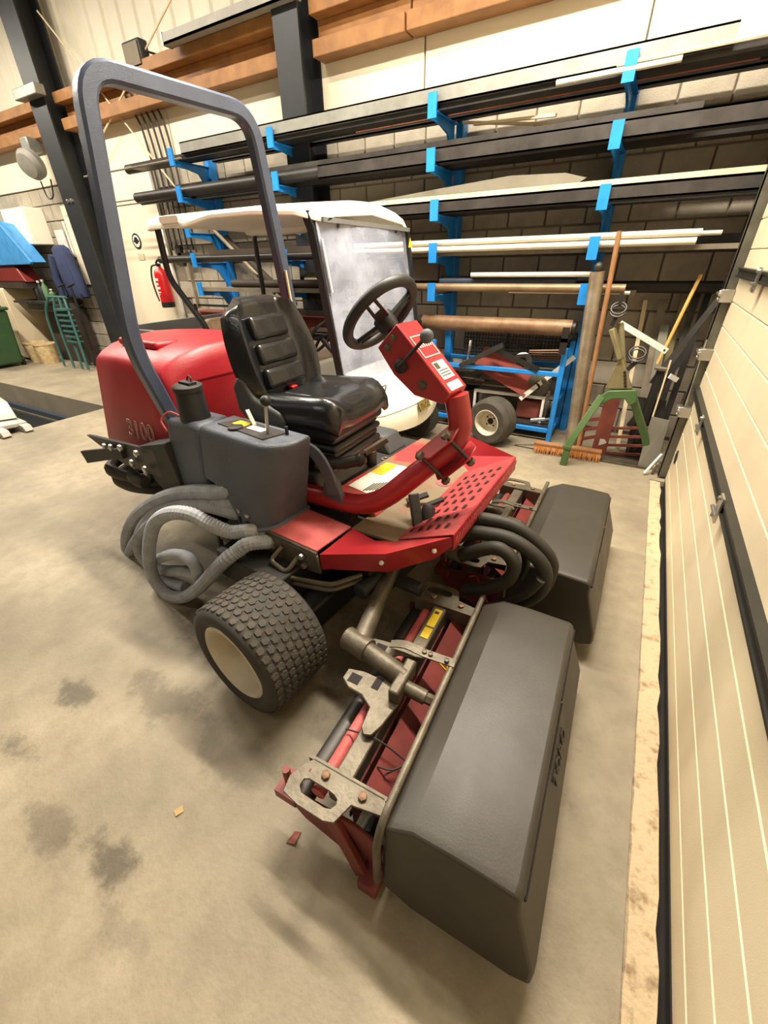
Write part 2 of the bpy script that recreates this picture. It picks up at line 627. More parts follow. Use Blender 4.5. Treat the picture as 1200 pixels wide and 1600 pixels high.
def block_mesh():
    b = MB()
    x, z, e, d = (BW - 0.014) / 2, (BH - 0.014) / 2, 0.006, 0.022
    b.add([(-x, 0, -z), (x, 0, -z), (x, 0, z), (-x, 0, z), (-x, -d + e, -z), (x, -d + e, -z), (x, -d + e, z), (-x, -d + e, z),
           (-x + e, -d, -z + e), (x - e, -d, -z + e), (x - e, -d, z - e), (-x + e, -d, z - e)],
          [(0, 1, 5, 4), (1, 2, 6, 5), (2, 3, 7, 6), (3, 0, 4, 7), (4, 5, 9, 8), (5, 6, 10, 9), (6, 7, 11, 10), (7, 4, 8, 11), (8, 9, 10, 11)])
    return b


bproto = block_mesh().build('block', 'block', wb, smooth=0)
first = True
far = MB()
for r in range(12):
    z = 0.035 + BH * (r + 0.5)
    off = 0.0 if r % 2 else BW * 0.42
    for c in range(48):
        x = 0.72 - off - BW * c
        if x < -12.9:
            continue
        hidden = z < 0.5 and x < -1.2
        if x > -6.72 and not hidden:
            if first:
                o = bproto
                first = False
            else:
                o = bproto.copy()
                COL.objects.link(o)
            o.location = (x, YW + random.uniform(-0.003, 0.001), z)
        elif x < -8.5:
            t = block_mesh()
            far.xf(Matrix.Identity(4))
            far.add([p + Vector((x, YW, z)) for p in t.v], t.f)
far.build('block', 'block', wb, smooth=0, kind='stuff')
PZ = 2.93
for (a, b_) in ((-16, -12.2), (-12.18, -8.8), (-8.3, -6.2), (-6.18, -3.95), (-3.62, -2.42), (-2.4, -0.52), (-0.505, 1.0)):
    MB().box(a, b_, YW - 0.03, YW, PZ, 3.62).build('panel', 'panel_white', wb, smooth=0, bevel=0.004, seg=1)
MB().box(-8.3, -6.83, YW - 0.045, YW, 0, PZ - 0.002).build('panel', 'panel_white', wb, smooth=0, bevel=0.004, seg=1)
MB().box(-6.85, -6.81, YW - 0.06, YW - 0.02, 0, PZ).build('panel_edge', 'label_white', wb, smooth=0)

# upper ribbed sheeting
s = MB()
prof = []
x = -16.0
while x < 1.0:
    prof += [(x, 5.22), (x + 0.16, 5.22), (x + 0.19, 5.19), (x + 0.22, 5.19), (x + 0.25, 5.22)]
    x += 0.33
s.grid([[(a, b_, 3.6) for a, b_ in prof], [(a, b_, 5.6) for a, b_ in prof]])
s.build('wall_back_upper', 'sheet_white', kind='structure', smooth=0)
MB().box(-16, 1.2, -4.2, YW + 0.4, 5.6, 5.7).build('ceiling', 'dark_ceiling', kind='structure')
MB().box(-16.2, -16, -4.2, YW + 0.4, -0.1, 5.7).build('wall_left', 'dark_ceiling', kind='structure')
MB().box(-16, 1.2, -4.2, -4, -0.1, 5.7).build('wall_front', 'dark_ceiling', kind='structure')
MB().box(0.62, 0.8, 4.14, YW, -0.1, 5.6).box(0.56, 0.8, -4, 4.14, 3.4, 5.6).build('wall_right', 'panel_white', kind='structure')

# timber beam along the wall, between the columns
for i, (a, b_) in enumerate(((-16, -8.78), (-8.28, -3.98), (-3.56, -2.52), (-2.5, 0.5))):
    be = MB().box(a, b_, 4.86, 5.06, 3.47, 3.60).box(a, b_, 4.98, 5.06, 3.60, 3.76).box(a, b_, 4.84, 5.06, 3.76, 3.88)
    be.build('trim_%d' % (4 + i), 'beam_wood', kind='structure', smooth=0, bevel=0.008)

# steel columns (H sections)
for i, (xc, w_) in enumerate(((-3.78, 0.32), (-8.53, 0.42))):
    c = MB()
    c.box(xc - w_ / 2, xc + w_ / 2, 4.74, 4.765, 0, 5.6)
    c.box(xc - w_ / 2, xc + w_ / 2, 5.06, 5.085, 0, 5.6)
    c.box(xc - 0.01, xc + 0.01, 4.765, 5.06, 0, 5.6)
    co = c.build('trim_%d' % (8 + i), 'column_black', kind='structure', smooth=0)
    if i:
        MB().bolt((xc - 0.06, 4.74, 2.62), (0, -1, 0), 0.03, 0.02).bolt((xc + 0.05, 4.74, 2.62), (0, -1, 0), 0.03, 0.02).build('bolt', 'bright_steel', co)
        MB().box(xc - 0.32, xc + 0.3, 4.6, 4.74, 3.82, 3.94).build('cleat', 'galv', co, bevel=0.01)

# sectional door on the right
door = MB().box(0.54, 0.56, -3.5, 4.05, 0.0, 3.4).build('door_1', 'door_cream', kind='structure', smooth=0)
z = -0.05
k = 0
seams = [0.0, 0.105, 0.274, 0.442, 0.602, 0.772, 0.936, 1.093, 1.245, 1.404, 1.56, 1.715, 1.88, 2.04, 2.2, 2.36, 2.52, 2.68, 2.84, 3.0, 3.2, 3.4]
for a, b_ in zip(seams[:-1], seams[1:]):
    e = 0.006
    p = MB()
    prof = [(0.545, a), (0.511, a + 0.001), (0.503, a + e), (0.503, b_ - e), (0.511, b_ - 0.001), (0.545, b_)]
    p.prism([(x_, 4.05, z_) for x_, z_ in prof], (0, -7.5, 0))
    p.build('panel', 'door_cream', door, smooth=0)
MB().box(0.5, 0.545, -3.5, 4.05, -0.03, 0.002).build('bottom_seal', 'seal_rubber', door)
for z in (0.79, 1.585, 2.4):
    st = MB().box(0.478, 0.503, -3.5, 4.02, z - 0.028, z + 0.028).box(0.47, 0.478, -3.5, 4.02, z + 0.016, z + 0.028).box(0.47, 0.478, -3.5, 4.02, z - 0.028, z - 0.016)
    so = st.build('strut', 'strut_dark', door, smooth=0)
    for y in (2.0, 3.15):
        h = MB().box(0.462, 0.47, y - 0.035, y + 0.03, z - 0.07, z + 0.045)
        h.tube([(0.455, y - 0.05, z - 0.03), (0.455, y + 0.05, z - 0.03)], 0.008, 8)
        for dz in (-0.055, 0.03):
            h.bolt((0.462, y + 0.012, z + dz), (-1, 0, 0), 0.009, 0.008)
        h.build('hinge', 'bright_steel', so)
MB().lathe([(0.055, 0), (0.055, 0.006), (0.045, 0.006), (0.042, 0.002)], (0.503, 3.88, 0.28), (-1, 0, 0), 24).build('round_grip', 'black_plastic', door)
tr = MB().box(0.44, 0.448, 4.06, 4.13, 0.02, 3.4).box(0.44, 0.505, 4.06, 4.068, 0.02, 3.4).box(0.44, 0.505, 4.122, 4.13, 0.02, 3.4)
tr.box(0.47, 0.505, 4.068, 4.122, 0.02, 3.4)
to = tr.build('trim_10', 'track_steel', kind='structure', smooth=0)
for z in (0.62, 1.06, 1.45):
    r = MB().box(0.425, 0.5, 4.0, 4.1, z - 0.05, z + 0.03)
    r.tube([(0.42, 3.99, z), (0.42, 4.16, z)], 0.012, 8)
    r.bolt((0.425, 4.02, z + 0.015), (-1, 0, 0), 0.012, 0.012).bolt((0.425, 4.02, z - 0.03), (-1, 0, 0), 0.012, 0.012)
    r.build('roller_bracket', 'bright_steel', to, bevel=0.004)
MB().bar((0.44, 4.04, 1.15), (0.455, 4.03, 0.66), 0.008, 0.008).build('cable', 'bright_steel', to)

# ------------------------------------------------------------------ on the back wall
f = thing('channel_fixture', 'long grey steel channel running along the top of the timber beam', 'light fitting', (-4.55, 4.72, 3.84))
MB().box(-0.95, 0.95, -0.06, 0.06, 0.0, 0.02).box(-0.95, 0.95, -0.06, -0.05, 0.0, 0.09).box(-0.95, 0.95, 0.05, 0.06, 0, 0.09).build('housing', 'lamp_grey', f)
for xx in (-0.955, 0.93):
    MB().box(xx, xx + 0.025, -0.065, 0.065, -0.004, 0.1).build('end_cap', 'galv', f)
f = thing('flood_lamp', 'black square floodlight on the ribbed sheeting above the mower hoop', 'lamp', (-6.3, 5.0, 3.95))
MB().box(-0.17, 0.17, -0.16, -0.03, -0.14, 0.12).build('lamp_body', 'black_plastic', f, bevel=0.02)
MB().box(-0.14, 0.14, -0.17, -0.155, -0.11, 0.09).build('lens', 'badge_dark', f)
MB().tube(fillet([(-0.2, -0.1, 0), (-0.22, 0.0, 0), (-0.22, 0.12, 0), (0.22, 0.12, 0), (0.22, 0, 0), (0.2, -0.1, 0)], 0.03), 0.012, 6).build('yoke', 'dark_steel', f)
f = thing('wall_projector', 'grey rounded projector lamp hanging on the left column with cable loop', 'lamp', (-9.25, 4.82, 3.15))
MB().lathe([(0.12, -0.1), (0.2, -0.06), (0.21, 0.03), (0.16, 0.1), (0.05, 0.12)], (0, -0.1, 0.0), (0.25, -1, -0.4), 24).build('lamp_body', 'lamp_grey', f)
MB().box(-0.12, 0.1, -0.1, 0.1, 0.15, 0.34).build('driver_box', 'galv', f, bevel=0.02)
MB().tube(spl([(-0.1, 0, -0.2), (-0.06, 0, -0.42), (0.12, 0, -0.42), (0.22, 0, -0.2)]), 0.012, 6).build('cable', 'black_plastic', f)
# bracing rods
for a, b_ in (((-8.2, 4.96, 4.7), (-6.06, 4.96, 2.5)), ((-5.5, 4.92, 4.28), (-7.82, 4.92, 3.17))):
    t = MB().tube([a, b_], 0.011, 6).build('bracing_rod', 'batten', None, label='thin wind bracing rod falling to the right' if a[0] < -6 else 'thin wind bracing rod falling to the left', category='rod')
# conduits
cd = thing('conduit_bank', 'bank of dark cables clipped down the wall beside the block wall edge', 'cables', (-6.4, 5.03, 2.2))
for i in range(5):
    x = -0.3 + 0.12 * i
    MB().tube(spl([(x - 0.1, -0.08, 1.5), (x - 0.05, -0.03, 1.3), (x + 0.0, 0, 1.1), (x + 0.02, 0.02, 0.6), (x, 0.02, 0.0), (x, 0.02, -0.3)], 4), 0.016, 6).build('cable', 'cable', cd)
# round pictogram on the white panel
pg = thing('wall_sticker', 'round black mask pictogram stuck on the white wall panel', 'sticker', (-7.55, YW - 0.05, 2.05))
MB().lathe([(0.11, 0), (0.11, 0.003)], (0, 0, 0), (0, -1, 0), 28).build('disc', 'black_plastic', pg)
MB().lathe([(0.085, 0.003), (0.085, 0.005)], (0, 0, 0), (0, -1, 0), 24).build('inner_disc', 'label_white', pg)
MB().lathe([(0.05, 0.005), (0.05, 0.007)], (0, 0, 0.01), (0, -1, 0), 18).box(-0.07, 0.07, -0.008, -0.005, -0.012, 0.012).build('head_shape', 'black_plastic', pg)
MB().box(-0.07, 0.09, -0.004, 0, -0.26, -0.17).build('caption_patch', 'cabinet_beige', pg)

# fire extinguisher
fe = thing('fire_extinguisher', 'red fire extinguisher hanging on the white wall panel edge', 'fire extinguisher', (-6.98, 4.93, 1.1))
MB().lathe([(0.075, 0.06), (0.1, 0.07), (0.1, 0.47), (0.085, 0.53), (0.04, 0.57), (0.03, 0.6)], (0, 0, 0), (0, 0, 1), 28).build('cylinder', 'extinguisher_red', fe)
MB().lathe([(0.101, 0.0), (0.104, 0.01), (0.104, 0.08), (0.09, 0.085)], (0, 0, 0), (0, 0, 1), 28).build('foot', 'black_plastic', fe)
v = MB().lathe([(0.035, 0.59), (0.035, 0.63)], (0, 0, 0), (0, 0, 1), 14).bar((-0.02, -0.02, 0.64), (0.1, -0.06, 0.68), 0.025, 0.015).bar((-0.02, -0.02, 0.63), (0.1, -0.06, 0.62), 0.025, 0.015)
v.build('valve', 'black_plastic', fe)
MB().tube(spl([(-0.03, -0.03, 0.61), (-0.12, -0.05, 0.58), (-0.17, -0.06, 0.4), (-0.14, -0.07, 0.2), (-0.08, -0.09, 0.1)]), 0.013, 8).build('hose', 'black_plastic', fe)
lab = MB()
rows = []
for z in (0.17, 0.43):
    rows.append([(0.1015 * math.cos(a), 0.1015 * math.sin(a), z) for a in [math.radians(-130 + 6 * i) for i in range(15)]])
lb = lab.grid(rows).build('label_print', 'extinguisher_red', fe)
for (z, h_, a0, a1) in ((0.39, 0.035, -125, -70), (0.33, 0.03, -120, -80), (0.27, 0.035, -122, -72), (0.215, 0.02, -125, -75), (0.185, 0.012, -122, -90)):
    rows = [[(0.103 * math.cos(a), 0.103 * math.sin(a), zz) for a in [math.radians(a0 + (a1 - a0) * i / 8) for i in range(9)]] for zz in (z, z + h_)]
    MB().grid(rows).build('label_line', 'label_white', lb)

# ------------------------------------------------------------------ storage rack
rk = thing('cantilever_rack', 'blue cantilever rack along the block wall carrying long steel sections', 'rack', (0, 0, 0))
LV = [0.93, 1.38, 1.72, 2.06, 2.43, 2.79]


def rack_arm(x, z, parent):
    a = MB()
    # arm web and flange from upright to tip
    a.prism([(x - 0.02, 4.93, z - 0.16), (x - 0.02, 4.93, z), (x - 0.02, 4.42, z), (x - 0.02, 4.42, z - 0.05), (x - 0.02, 4.62, z - 0.06), (x - 0.02, 4.78, z - 0.09), (x - 0.02, 4.86, z - 0.2), (x - 0.02, 4.93, z - 0.3)], (0.02, 0, 0))
    a.box(x - 0.04, x + 0.04, 4.40, 4.93, z - 0.006, z)
    a.box(x - 0.04, x + 0.04, 4.395, 4.415, z - 0.05, z + 0.115)
    return a.build('arm', 'rack_blue', parent, smooth=0)


for x, lv in ((-0.51, LV[1:]), (-1.96, LV[1:]), (-3.86, LV), (-5.46, LV)):
    u = MB().box(x - 0.035, x + 0.035, 4.93, 5.06, 0.0, 2.95)
    uo = u.build('upright', 'rack_blue', rk, smooth=0, bevel=0.004, seg=1)
    for z in lv:
        rack_arm(x - (0.05 if (x == -1.96 and z > 2.3) else 0), z, uo)


def stock(name, label, cat, parts_, group=None):
    """a long bar lying on the rack; parts_ = list of MB and materials"""
    mb, mt = parts_
    t = {'label': label, 'category': cat}
    if group:
        t['group'] = group
    return mb.build(name, mt, None, smooth=35, **t)


def rodx(x0, x1, y, z, r, k=12, y2=None, z2=None):
    return MB().tube([(x0, y, z), (x1, y if y2 is None else y2, z if z2 is None else z2)], r, k)


def chan(x0, x1, y0, y1, z0, z1, t=0.012):
    return MB().box(x0, x1, y0, y0 + t, z0, z1).box(x0, x1, y0, y1, z1 - t, z1).box(x0, x1, y0, y1, z0, z0 + t)


# top level
stock('steel_channel', 'long galvanised grey channel on the top rack level', 'steel section', (chan(-5.3, 0.075, 4.43, 4.6, 2.835, 2.945), 'galv'))
stock('black_tube', 'dark round tube behind the grey channel on the top level', 'tube', (rodx(-6.75, 0.62, 4.68, 2.85, 0.055), 'black_steel'))
stock('black_bar', 'dark flat bar under the grey channel on the top level', 'steel section', (MB().box(-6.35, 0.6, 4.46, 4.62, 2.795, 2.832), 'black_steel'))
stock('steel_channel', 'dark channel at the back of the top rack level', 'steel section', (chan(-5.2, 0.6, 4.8, 4.9, 2.80, 2.88), 'dark_steel'))
stock('thin_rod', 'thin rod poking out left of the top rack level', 'rod', (rodx(-7.4, -5.3, 4.42, 2.80, 0.011, 6), 'grey_wood'))
stock('copper_rod', 'thin copper coloured rod hung below the right top level', 'rod', (rodx(-2.95, 0.25, 4.655, 2.803, 0.011, 6), 'copper'))
stock('white_conduit', 'pale round pipe slung under the right top level', 'tube', (rodx(-1.0, -0.2, 4.41, 2.811, 0.018, 10), 'white_pipe'))
stock('thin_rod', 'pale thin rod resting under the right end of the top level', 'rod', (rodx(-0.6, 0.3, 4.41, 2.845, 0.012, 6), 'white_pipe'))
stock('batten', 'pale timber lath slanting between the two upper levels', 'timber', (MB().bar((-1.75, 4.75, 2.73), (-1.0, 4.55, 2.66), 0.03, 0.02), 'batten'))
stock('batten', 'second pale lath crossing between the two upper levels', 'timber', (MB().bar((-1.9, 4.86, 2.78), (-0.95, 4.68, 2.62), 0.03, 0.02), 'batten'))
# second level
stock('black_tube', 'thick black tube at the front of the second level', 'tube', (rodx(-6.45, -2.0, 4.5, 2.5, 0.058, 16), 'black_steel'))
stock('steel_channel', 'dark grey channel at the front right of the second level', 'steel section', (chan(-3.3, 0.6, 4.435, 4.56, 2.44, 2.55), 'dark_steel'))
stock('flat_bar', 'flat steel bar stacked on the second level', 'steel section', (MB().box(-4.2, 0.0, 4.5, 4.66, 2.56, 2.60), 'dark_steel'))
stock('black_tube', 'slim black tube poking out left on the second level', 'tube', (rodx(-6.55, -4.3, 4.62, 2.466, 0.034), 'black_steel'))
stock('steel_beam', 'dark beam at the back of the second level', 'steel section', (MB().box(-5.9, 0.6, 4.7, 4.86, 2.435, 2.56), 'black_steel'))
stock('thin_rod', 'upper of two thin rods left of the second level', 'rod', (rodx(-7.5, -6.5, 4.6, 2.505, 0.01, 6), 'grey_wood'))
stock('thin_rod', 'lower of two thin rods left of the second level', 'rod', (rodx(-7.5, -6.4, 4.55, 2.45, 0.01, 6), 'grey_wood'))
# third level
stock('steel_channel', 'dark channel along the front of the third level', 'steel section', (chan(-3.2, 0.6, 4.435, 4.6, 2.07, 2.165), 'dark_steel'))
stock('batten', 'long white batten lying on the third level', 'timber', (MB().box(-3.05, 0.6, 4.44, 4.5, 2.17, 2.205), 'batten'))
stock('steel_beam', 'dark beam at the back of the third level', 'steel section', (MB().box(-3.4, 0.6, 4.68, 4.86, 2.065, 2.17), 'black_steel'))
gs = MB().prism([(-2.9, 4.52, 2.205), (-0.75, 4.52, 2.205), (-0.68, 4.52, 2.24), (-0.85, 4.52, 2.285), (-1.3, 4.52, 2.305), (-1.9, 4.52, 2.27)], (0, 0.05, 0))
stock('grey_profile', 'grey curved sheet profile on top of the third level', 'sheet metal', (gs, 'sheet_grey'))
# fourth level
stock('white_pipe', 'front white pipe of the bundle on the fourth level', 'tube', (rodx(-2.9, 0.22, 4.46, 1.835, 0.025), 'white_pipe'))
stock('white_pipe', 'lower white pipe of the bundle on the fourth level', 'tube', (rodx(-2.9, 0.2, 4.45, 1.78, 0.025), 'white_pipe'))
stock('white_pipe', 'white pipe with a thin pale tip on the fourth level', 'tube', (rodx(-2.6, 0.35, 4.51, 1.83, 0.016), 'white_pipe'))
stock('grey_board', 'grey weathered board under the white pipes', 'timber', (MB().box(-2.9, 0.56, 4.5, 4.7, 1.725, 1.76), 'grey_wood'))
stock('steel_beam', 'dark beam at the back of the fourth level', 'steel section', (MB().box(-2.8, 0.58, 4.74, 4.88, 1.725, 1.83), 'black_steel'))
# fifth level
stock('brown_pipe', 'brown steel pipe on the fifth level', 'tube', (rodx(-2.5, -0.2, 4.46, 1.455, 0.036, 14), 'brown_pipe'))
stock('navy_tube', 'dark blue tube with pale tip on the fifth level', 'tube', (rodx(-1.95, -0.62, 4.62, 1.50, 0.05, 12), 'navy'))
stock('white_conduit', 'pale thin pipe on top of the dark blue tube', 'tube', (rodx(-1.6, -0.5, 4.55, 1.56, 0.022, 10), 'white_pipe'))
stock('flat_bar', 'grey flat bar reaching right on the fifth level', 'steel section', (MB().box(-1.5, -0.12, 4.7, 4.76, 1.39, 1.43), 'grey_wood'))
stock('thin_rod', 'pale rod poking past the fifth level end', 'rod', (rodx(-1.2, -0.16, 4.53, 1.42, 0.014, 8), 'white_pipe'))
stock('black_tube', 'dark tube at the back of the fifth level', 'tube', (rodx(-2.4, 0.5, 4.86, 1.45, 0.05, 10), 'black_steel'))
# sixth: big rusty pipe on brackets
bp = thing('roller_pipe', 'thick rusty pipe lying across black brackets above the scrap cart', 'tube', (-1.32, 4.5, 1.04))
MB().tube([(-0.76, 0, 0.08), (0.76, 0, 0.085)], 0.072, 20).build('pipe', 'rust_pipe', bp)
for x in (-0.78, 0.76):
    MB().tube([(x - 0.03, 0, 0.085), (x + 0.03, 0, 0.085)], 0.06, 14).build('end_plug', 'black_plastic', bp)
for x in (-0.78, 0.72):
    MB().box(x - 0.03, x + 0.03, -0.08, 0.45, -0.03, 0.005).box(x - 0.03, x + 0.03, -0.08, -0.06, -0.14, 0.1).build('bracket', 'black_steel', bp)
# left bays, seen under the cart roof
stock('black_tube', 'dark bar with a thick head on the left bay fourth level', 'tube', (rodx(-6.3, -3.2, 4.5, 1.77, 0.045), 'black_steel'))
stock('dark_board', 'dark timber lying on the left bay fourth level', 'timber', (MB().box(-5.2, -3.1, 4.46, 4.54, 1.80, 1.86), 'bench_dark'))
stock('grey_board', 'grey board on the left bay fifth level', 'timber', (MB().box(-5.5, -3.3, 4.42, 4.57, 1.385, 1.43), 'grey_wood'))
stock('brown_pipe', 'brown pipe on the left bay fifth level', 'tube', (rodx(-4.9, -3.0, 4.5, 1.476, 0.045), 'bench_dark'))
stock('timber_offcut', 'round sawn timber end on the left bay', 'timber', (rodx(-3.75, -3.3, 4.68, 1.49, 0.1, 14), 'grey_wood'))
ib = MB().box(-5.7, -3.2, 4.42, 4.6, 1.12, 1.135).box(-5.7, -3.2, 4.5, 4.512, 0.96, 1.12).box(-5.7, -3.2, 4.42, 4.6, 0.945, 0.96)
stock('rusty_beam', 'rusty brown steel beam on the lowest left bay', 'steel section', (ib, 'fork_red'))
stock('dark_board', 'dark board under the rusty beam of the left bay', 'timber', (MB().box(-4.6, -2.7, 4.45, 4.62, 1.14, 1.19), 'bench_dark'))
stock('grey_board', 'grey board stacked behind the cart pillar', 'timber', (MB().box(-3.6, -2.6, 4.42, 4.7, 0.93, 1.0), 'grey_wood'))
stock('round_post', 'brown round post leaning on the wall behind the cart', 'timber', (MB().tube([(-5.3, 4.88, 2.0), (-4.2, 4.88, 1.2)], 0.05, 10), 'bench_dark'))
stock('cross_bar', 'pale pipe leaning across the left bay', 'tube', (MB().tube([(-5.6, 4.74, 2.3), (-4.4, 4.74, 1.35)], 0.025, 10), 'zinc_tube'))
sh = thing('wall_spanner', 'large grey tool hanging on the block wall beside the extinguisher', 'tool', (-6.3, 4.98, 1.1))
MB().bar((0, 0, 0), (0, 0, 0.68), 0.05, 0.025).build('shaft', 'zinc_tube', sh)
MB().box(-0.16, 0.12, -0.03, 0.03, 0.66, 0.76).box(-0.2, -0.1, -0.03, 0.03, 0.58, 0.86).build('head', 'dark_steel', sh)
wf = MB().box(-6.4, -5.55, 4.97, 5.0, 0.78, 0.81).box(-6.4, -6.36, 4.97, 5.0, 0.5, 1.16).box(-6.4, -5.55, 4.97, 5.0, 1.13, 1.16).box(-5.6, -5.55, 4.97, 5.0, 0.78, 1.16)
wf.build('wall_frame', 'black_steel', None, label='black rectangular steel frame on the block wall behind the cart', category='frame')
# ------------------------------------------------------------------ the riding mower
MY = math.radians(-6.0)
MO = Vector((-1.0424, 1.6576, 0))
mow = thing('riding_mower', 'red three-wheeled reel mower with black seat, roll hoop and two front grass catchers', 'mower', tuple(MO), MY)
W2L = (Matrix.Translation(MO) @ Matrix.Rotation(MY, 4, 'Z')).inverted()


def wheel(c, R_, wd, rim_r, name, par, outer=-1, lugs=True):
    """tyre about lateral axis y; outer = side of the dished rim"""
    c = Vector(c)
    t = MB()
    h = wd / 2
    pr = [(rim_r, -h * 0.80), (rim_r + 0.012, -h * 0.9), (R_ * 0.80, -h * 1.0), (R_ * 0.93, -h * 0.93), (R_ * 0.975, -h * 0.78), (R_ * 0.985, 0), (R_ * 0.975, h * 0.78), (R_ * 0.93, h * 0.93), (R_ * 0.80, h), (rim_r + 0.012, h * 0.9), (rim_r, h * 0.8)]
    t.lathe(pr, c, (0, 1, 0), 48, capped=False)
    to = t.build(name, 'rubber_side', par, smooth=50)
    if lugs:
        L = MB()
        nr = 42
        cols = 8
        for j in range(cols):
            yy = -h * 0.86 + (j + 0.5) * (h * 1.72 / cols)
            for i in range(nr):
                a = 2 * PI * (i + (0.5 if j % 2 else 0)) / nr
                rb = R_ * 0.97
                edge = abs(yy) > h * 0.65
                rt = R_ * (0.985 if edge else 1.0)
                da = 2 * PI / nr * 0.43
                dy = h * 1.72 / cols * 0.56
                hexa = [(-1, 0.0), (-0.55, -0.82), (0.55, -0.82), (1, 0.0), (0.55, 0.82), (-0.55, 0.82)]
                lo = []
                hi = []
                for (u, v) in hexa:
                    aa = a + u * da
                    y_ = yy + v * dy
                    lo.append(c + Vector((rb * math.cos(aa), y_, rb * math.sin(aa))))
                    aa = a + u * da * 0.9
                    y_ = yy + v * dy * 0.88
                    hi.append(c + Vector((rt * math.cos(aa), y_, rt * math.sin(aa))))
                L.add(lo + hi, [tuple(range(6, 12))] + [(q, (q + 1) % 6, 6 + (q + 1) % 6, 6 + q) for q in range(6)])
        L.build('tread_lugs', 'rubber', to, smooth=0, kind='stuff')
    r = MB()
    s = outer
    rp = [(rim_r + 0.004, s * h * 0.80), (rim_r + 0.012, s * h * 0.9), (rim_r + 0.002, s * h * 0.94), (rim_r - 0.012, s * h * 0.86), (rim_r - 0.02, s * h * 0.4), (rim_r - 0.03, s * h * 0.1), (rim_r * 0.5, s * h * 0.02), (rim_r * 0.45, -s * h * 0.05), (0.001, -s * h * 0.05)]
    r.lathe(rp, c, (0, 1, 0), 40, capped=False)
    ro = r.build('rim', 'rim_white', to, smooth=45)
    return to


for yl in (-0.84, 0.84):
    wheel((0.0, yl, 0.272), 0.272, 0.33, 0.17, 'front_tyre', mow, -1 if yl < 0 else 1)
wheel((-1.5, 0.0, 0.24), 0.24, 0.26, 0.14, 'rear_tyre', mow, -1)

# chassis underneath
ch = MB().box(-1.75, 0.1, -0.36, 0.36, 0.36, 0.6).box(-0.12, 0.12, -0.7, 0.7, 0.2, 0.34)
ch.box(0.1, 0.3, -0.3, 0.45, 0.4, 0.56).tube([(-0.2, -0.3, 0.4), (0.5, -0.3, 0.42)], 0.035).tube([(0.3, -0.5, 0.45), (0.3, 0.6, 0.45)], 0.04)
ch.box(-0.1, 0.34, -0.32, 0.55, 0.34, 0.585).box(-0.45, 0.0, -0.7, 0.7, 0.34, 0.5).box(0.0, 0.3, -0.42, -0.3, 0.42, 0.58)  # dark boxes added to deepen the shade under the platform
ch.build('chassis', 'chassis', mow, bevel=0.012)
MB().box(-1.1, -0.72, -0.55, -0.38, 0.42, 0.66).box(-0.62, -0.25, -0.5, -0.36, 0.45, 0.68).build('hydraulic_block', 'chassis', mow, bevel=0.01, kind='stuff')

# roll hoop
rp = fillet([(-1.0, -0.445, 0.98), (-1.02, -0.53, 1.37), (-1.02, -0.40, 2.36), (-1.02, 0.40, 2.36), (-1.02, 0.53, 1.37), (-1.0, 0.445, 0.98)], 0.13, 7)
hs = 0.036
c8 = 0.012
prof = [(-hs, -hs + c8), (-hs + c8, -hs), (hs - c8, -hs), (hs, -hs + c8), (hs, hs - c8), (hs - c8, hs), (-hs + c8, hs), (-hs, hs - c8)]
MB().sweep(rp, prof, up=(1, 0, 0)).build('roll_hoop', 'rops_grey', mow, smooth=40)
# seat-belt light strip on the far post
MB().tube(spl([(-0.975, 0.475, 1.66), (-0.972, 0.485, 1.52), (-0.97, 0.51, 1.3)], 3), 0.008, 6).build('belt_wire', 'batten', mow)

# hood
rows = []
for (x, zt, w_, zb, wb_) in ((-1.84, 1.20, 0.40, 0.64, 0.50), (-1.80, 1.255, 0.415, 0.64, 0.5), (-1.5, 1.275, 0.43, 0.66, 0.5), (-1.15, 1.275, 0.44, 0.72, 0.49), (-1.03, 1.25, 0.43, 0.78, 0.48), (-0.985, 1.16, 0.42, 0.8, 0.47)):
    crown = 0.075 if x < -1.0 else 0.09
    row = [(x, -wb_, zb), (x, -wb_ * 0.99, zb + 0.1), (x, -w_ - 0.01, zt - 0.09), (x, -w_ + 0.005, zt - 0.03), (x, -w_ + 0.05, zt + 0.005)]
    for u in (-0.7, -0.35, 0.0, 0.35, 0.7):
        row.append((x, w_ * u, zt + crown * (1 - u * u)))
    row += [(x, w_ - 0.05, zt + 0.005), (x, w_ - 0.005, zt - 0.03), (x, w_ + 0.01, zt - 0.09), (x, wb_ * 0.99, zb + 0.1), (x, wb_, zb)]
    rows.append(row)
hb = MB().grid(rows)
n = len(rows[0])
hb.f.append(tuple(range(n)))
hb.f.append(tuple((len(rows) - 1) * n + i for i in range(n)))
hood = hb.build('hood', 'hood_red', mow, smooth=55, bevel=0.02, seg=3)
text('model_number', '3100', 0.15, 0, basis((-1.33, -0.492, 0.865), (1, 0.02, 0.03), (0, 0.1, 1)), 'print_line', hood, outline=0.0022, label='outlined model number lettering')
MB().box(-1.62, -1.2, -0.33, -0.18, 1.3, 1.345).build('hood_rib', 'hood_red', hood, bevel=0.02, seg=3)

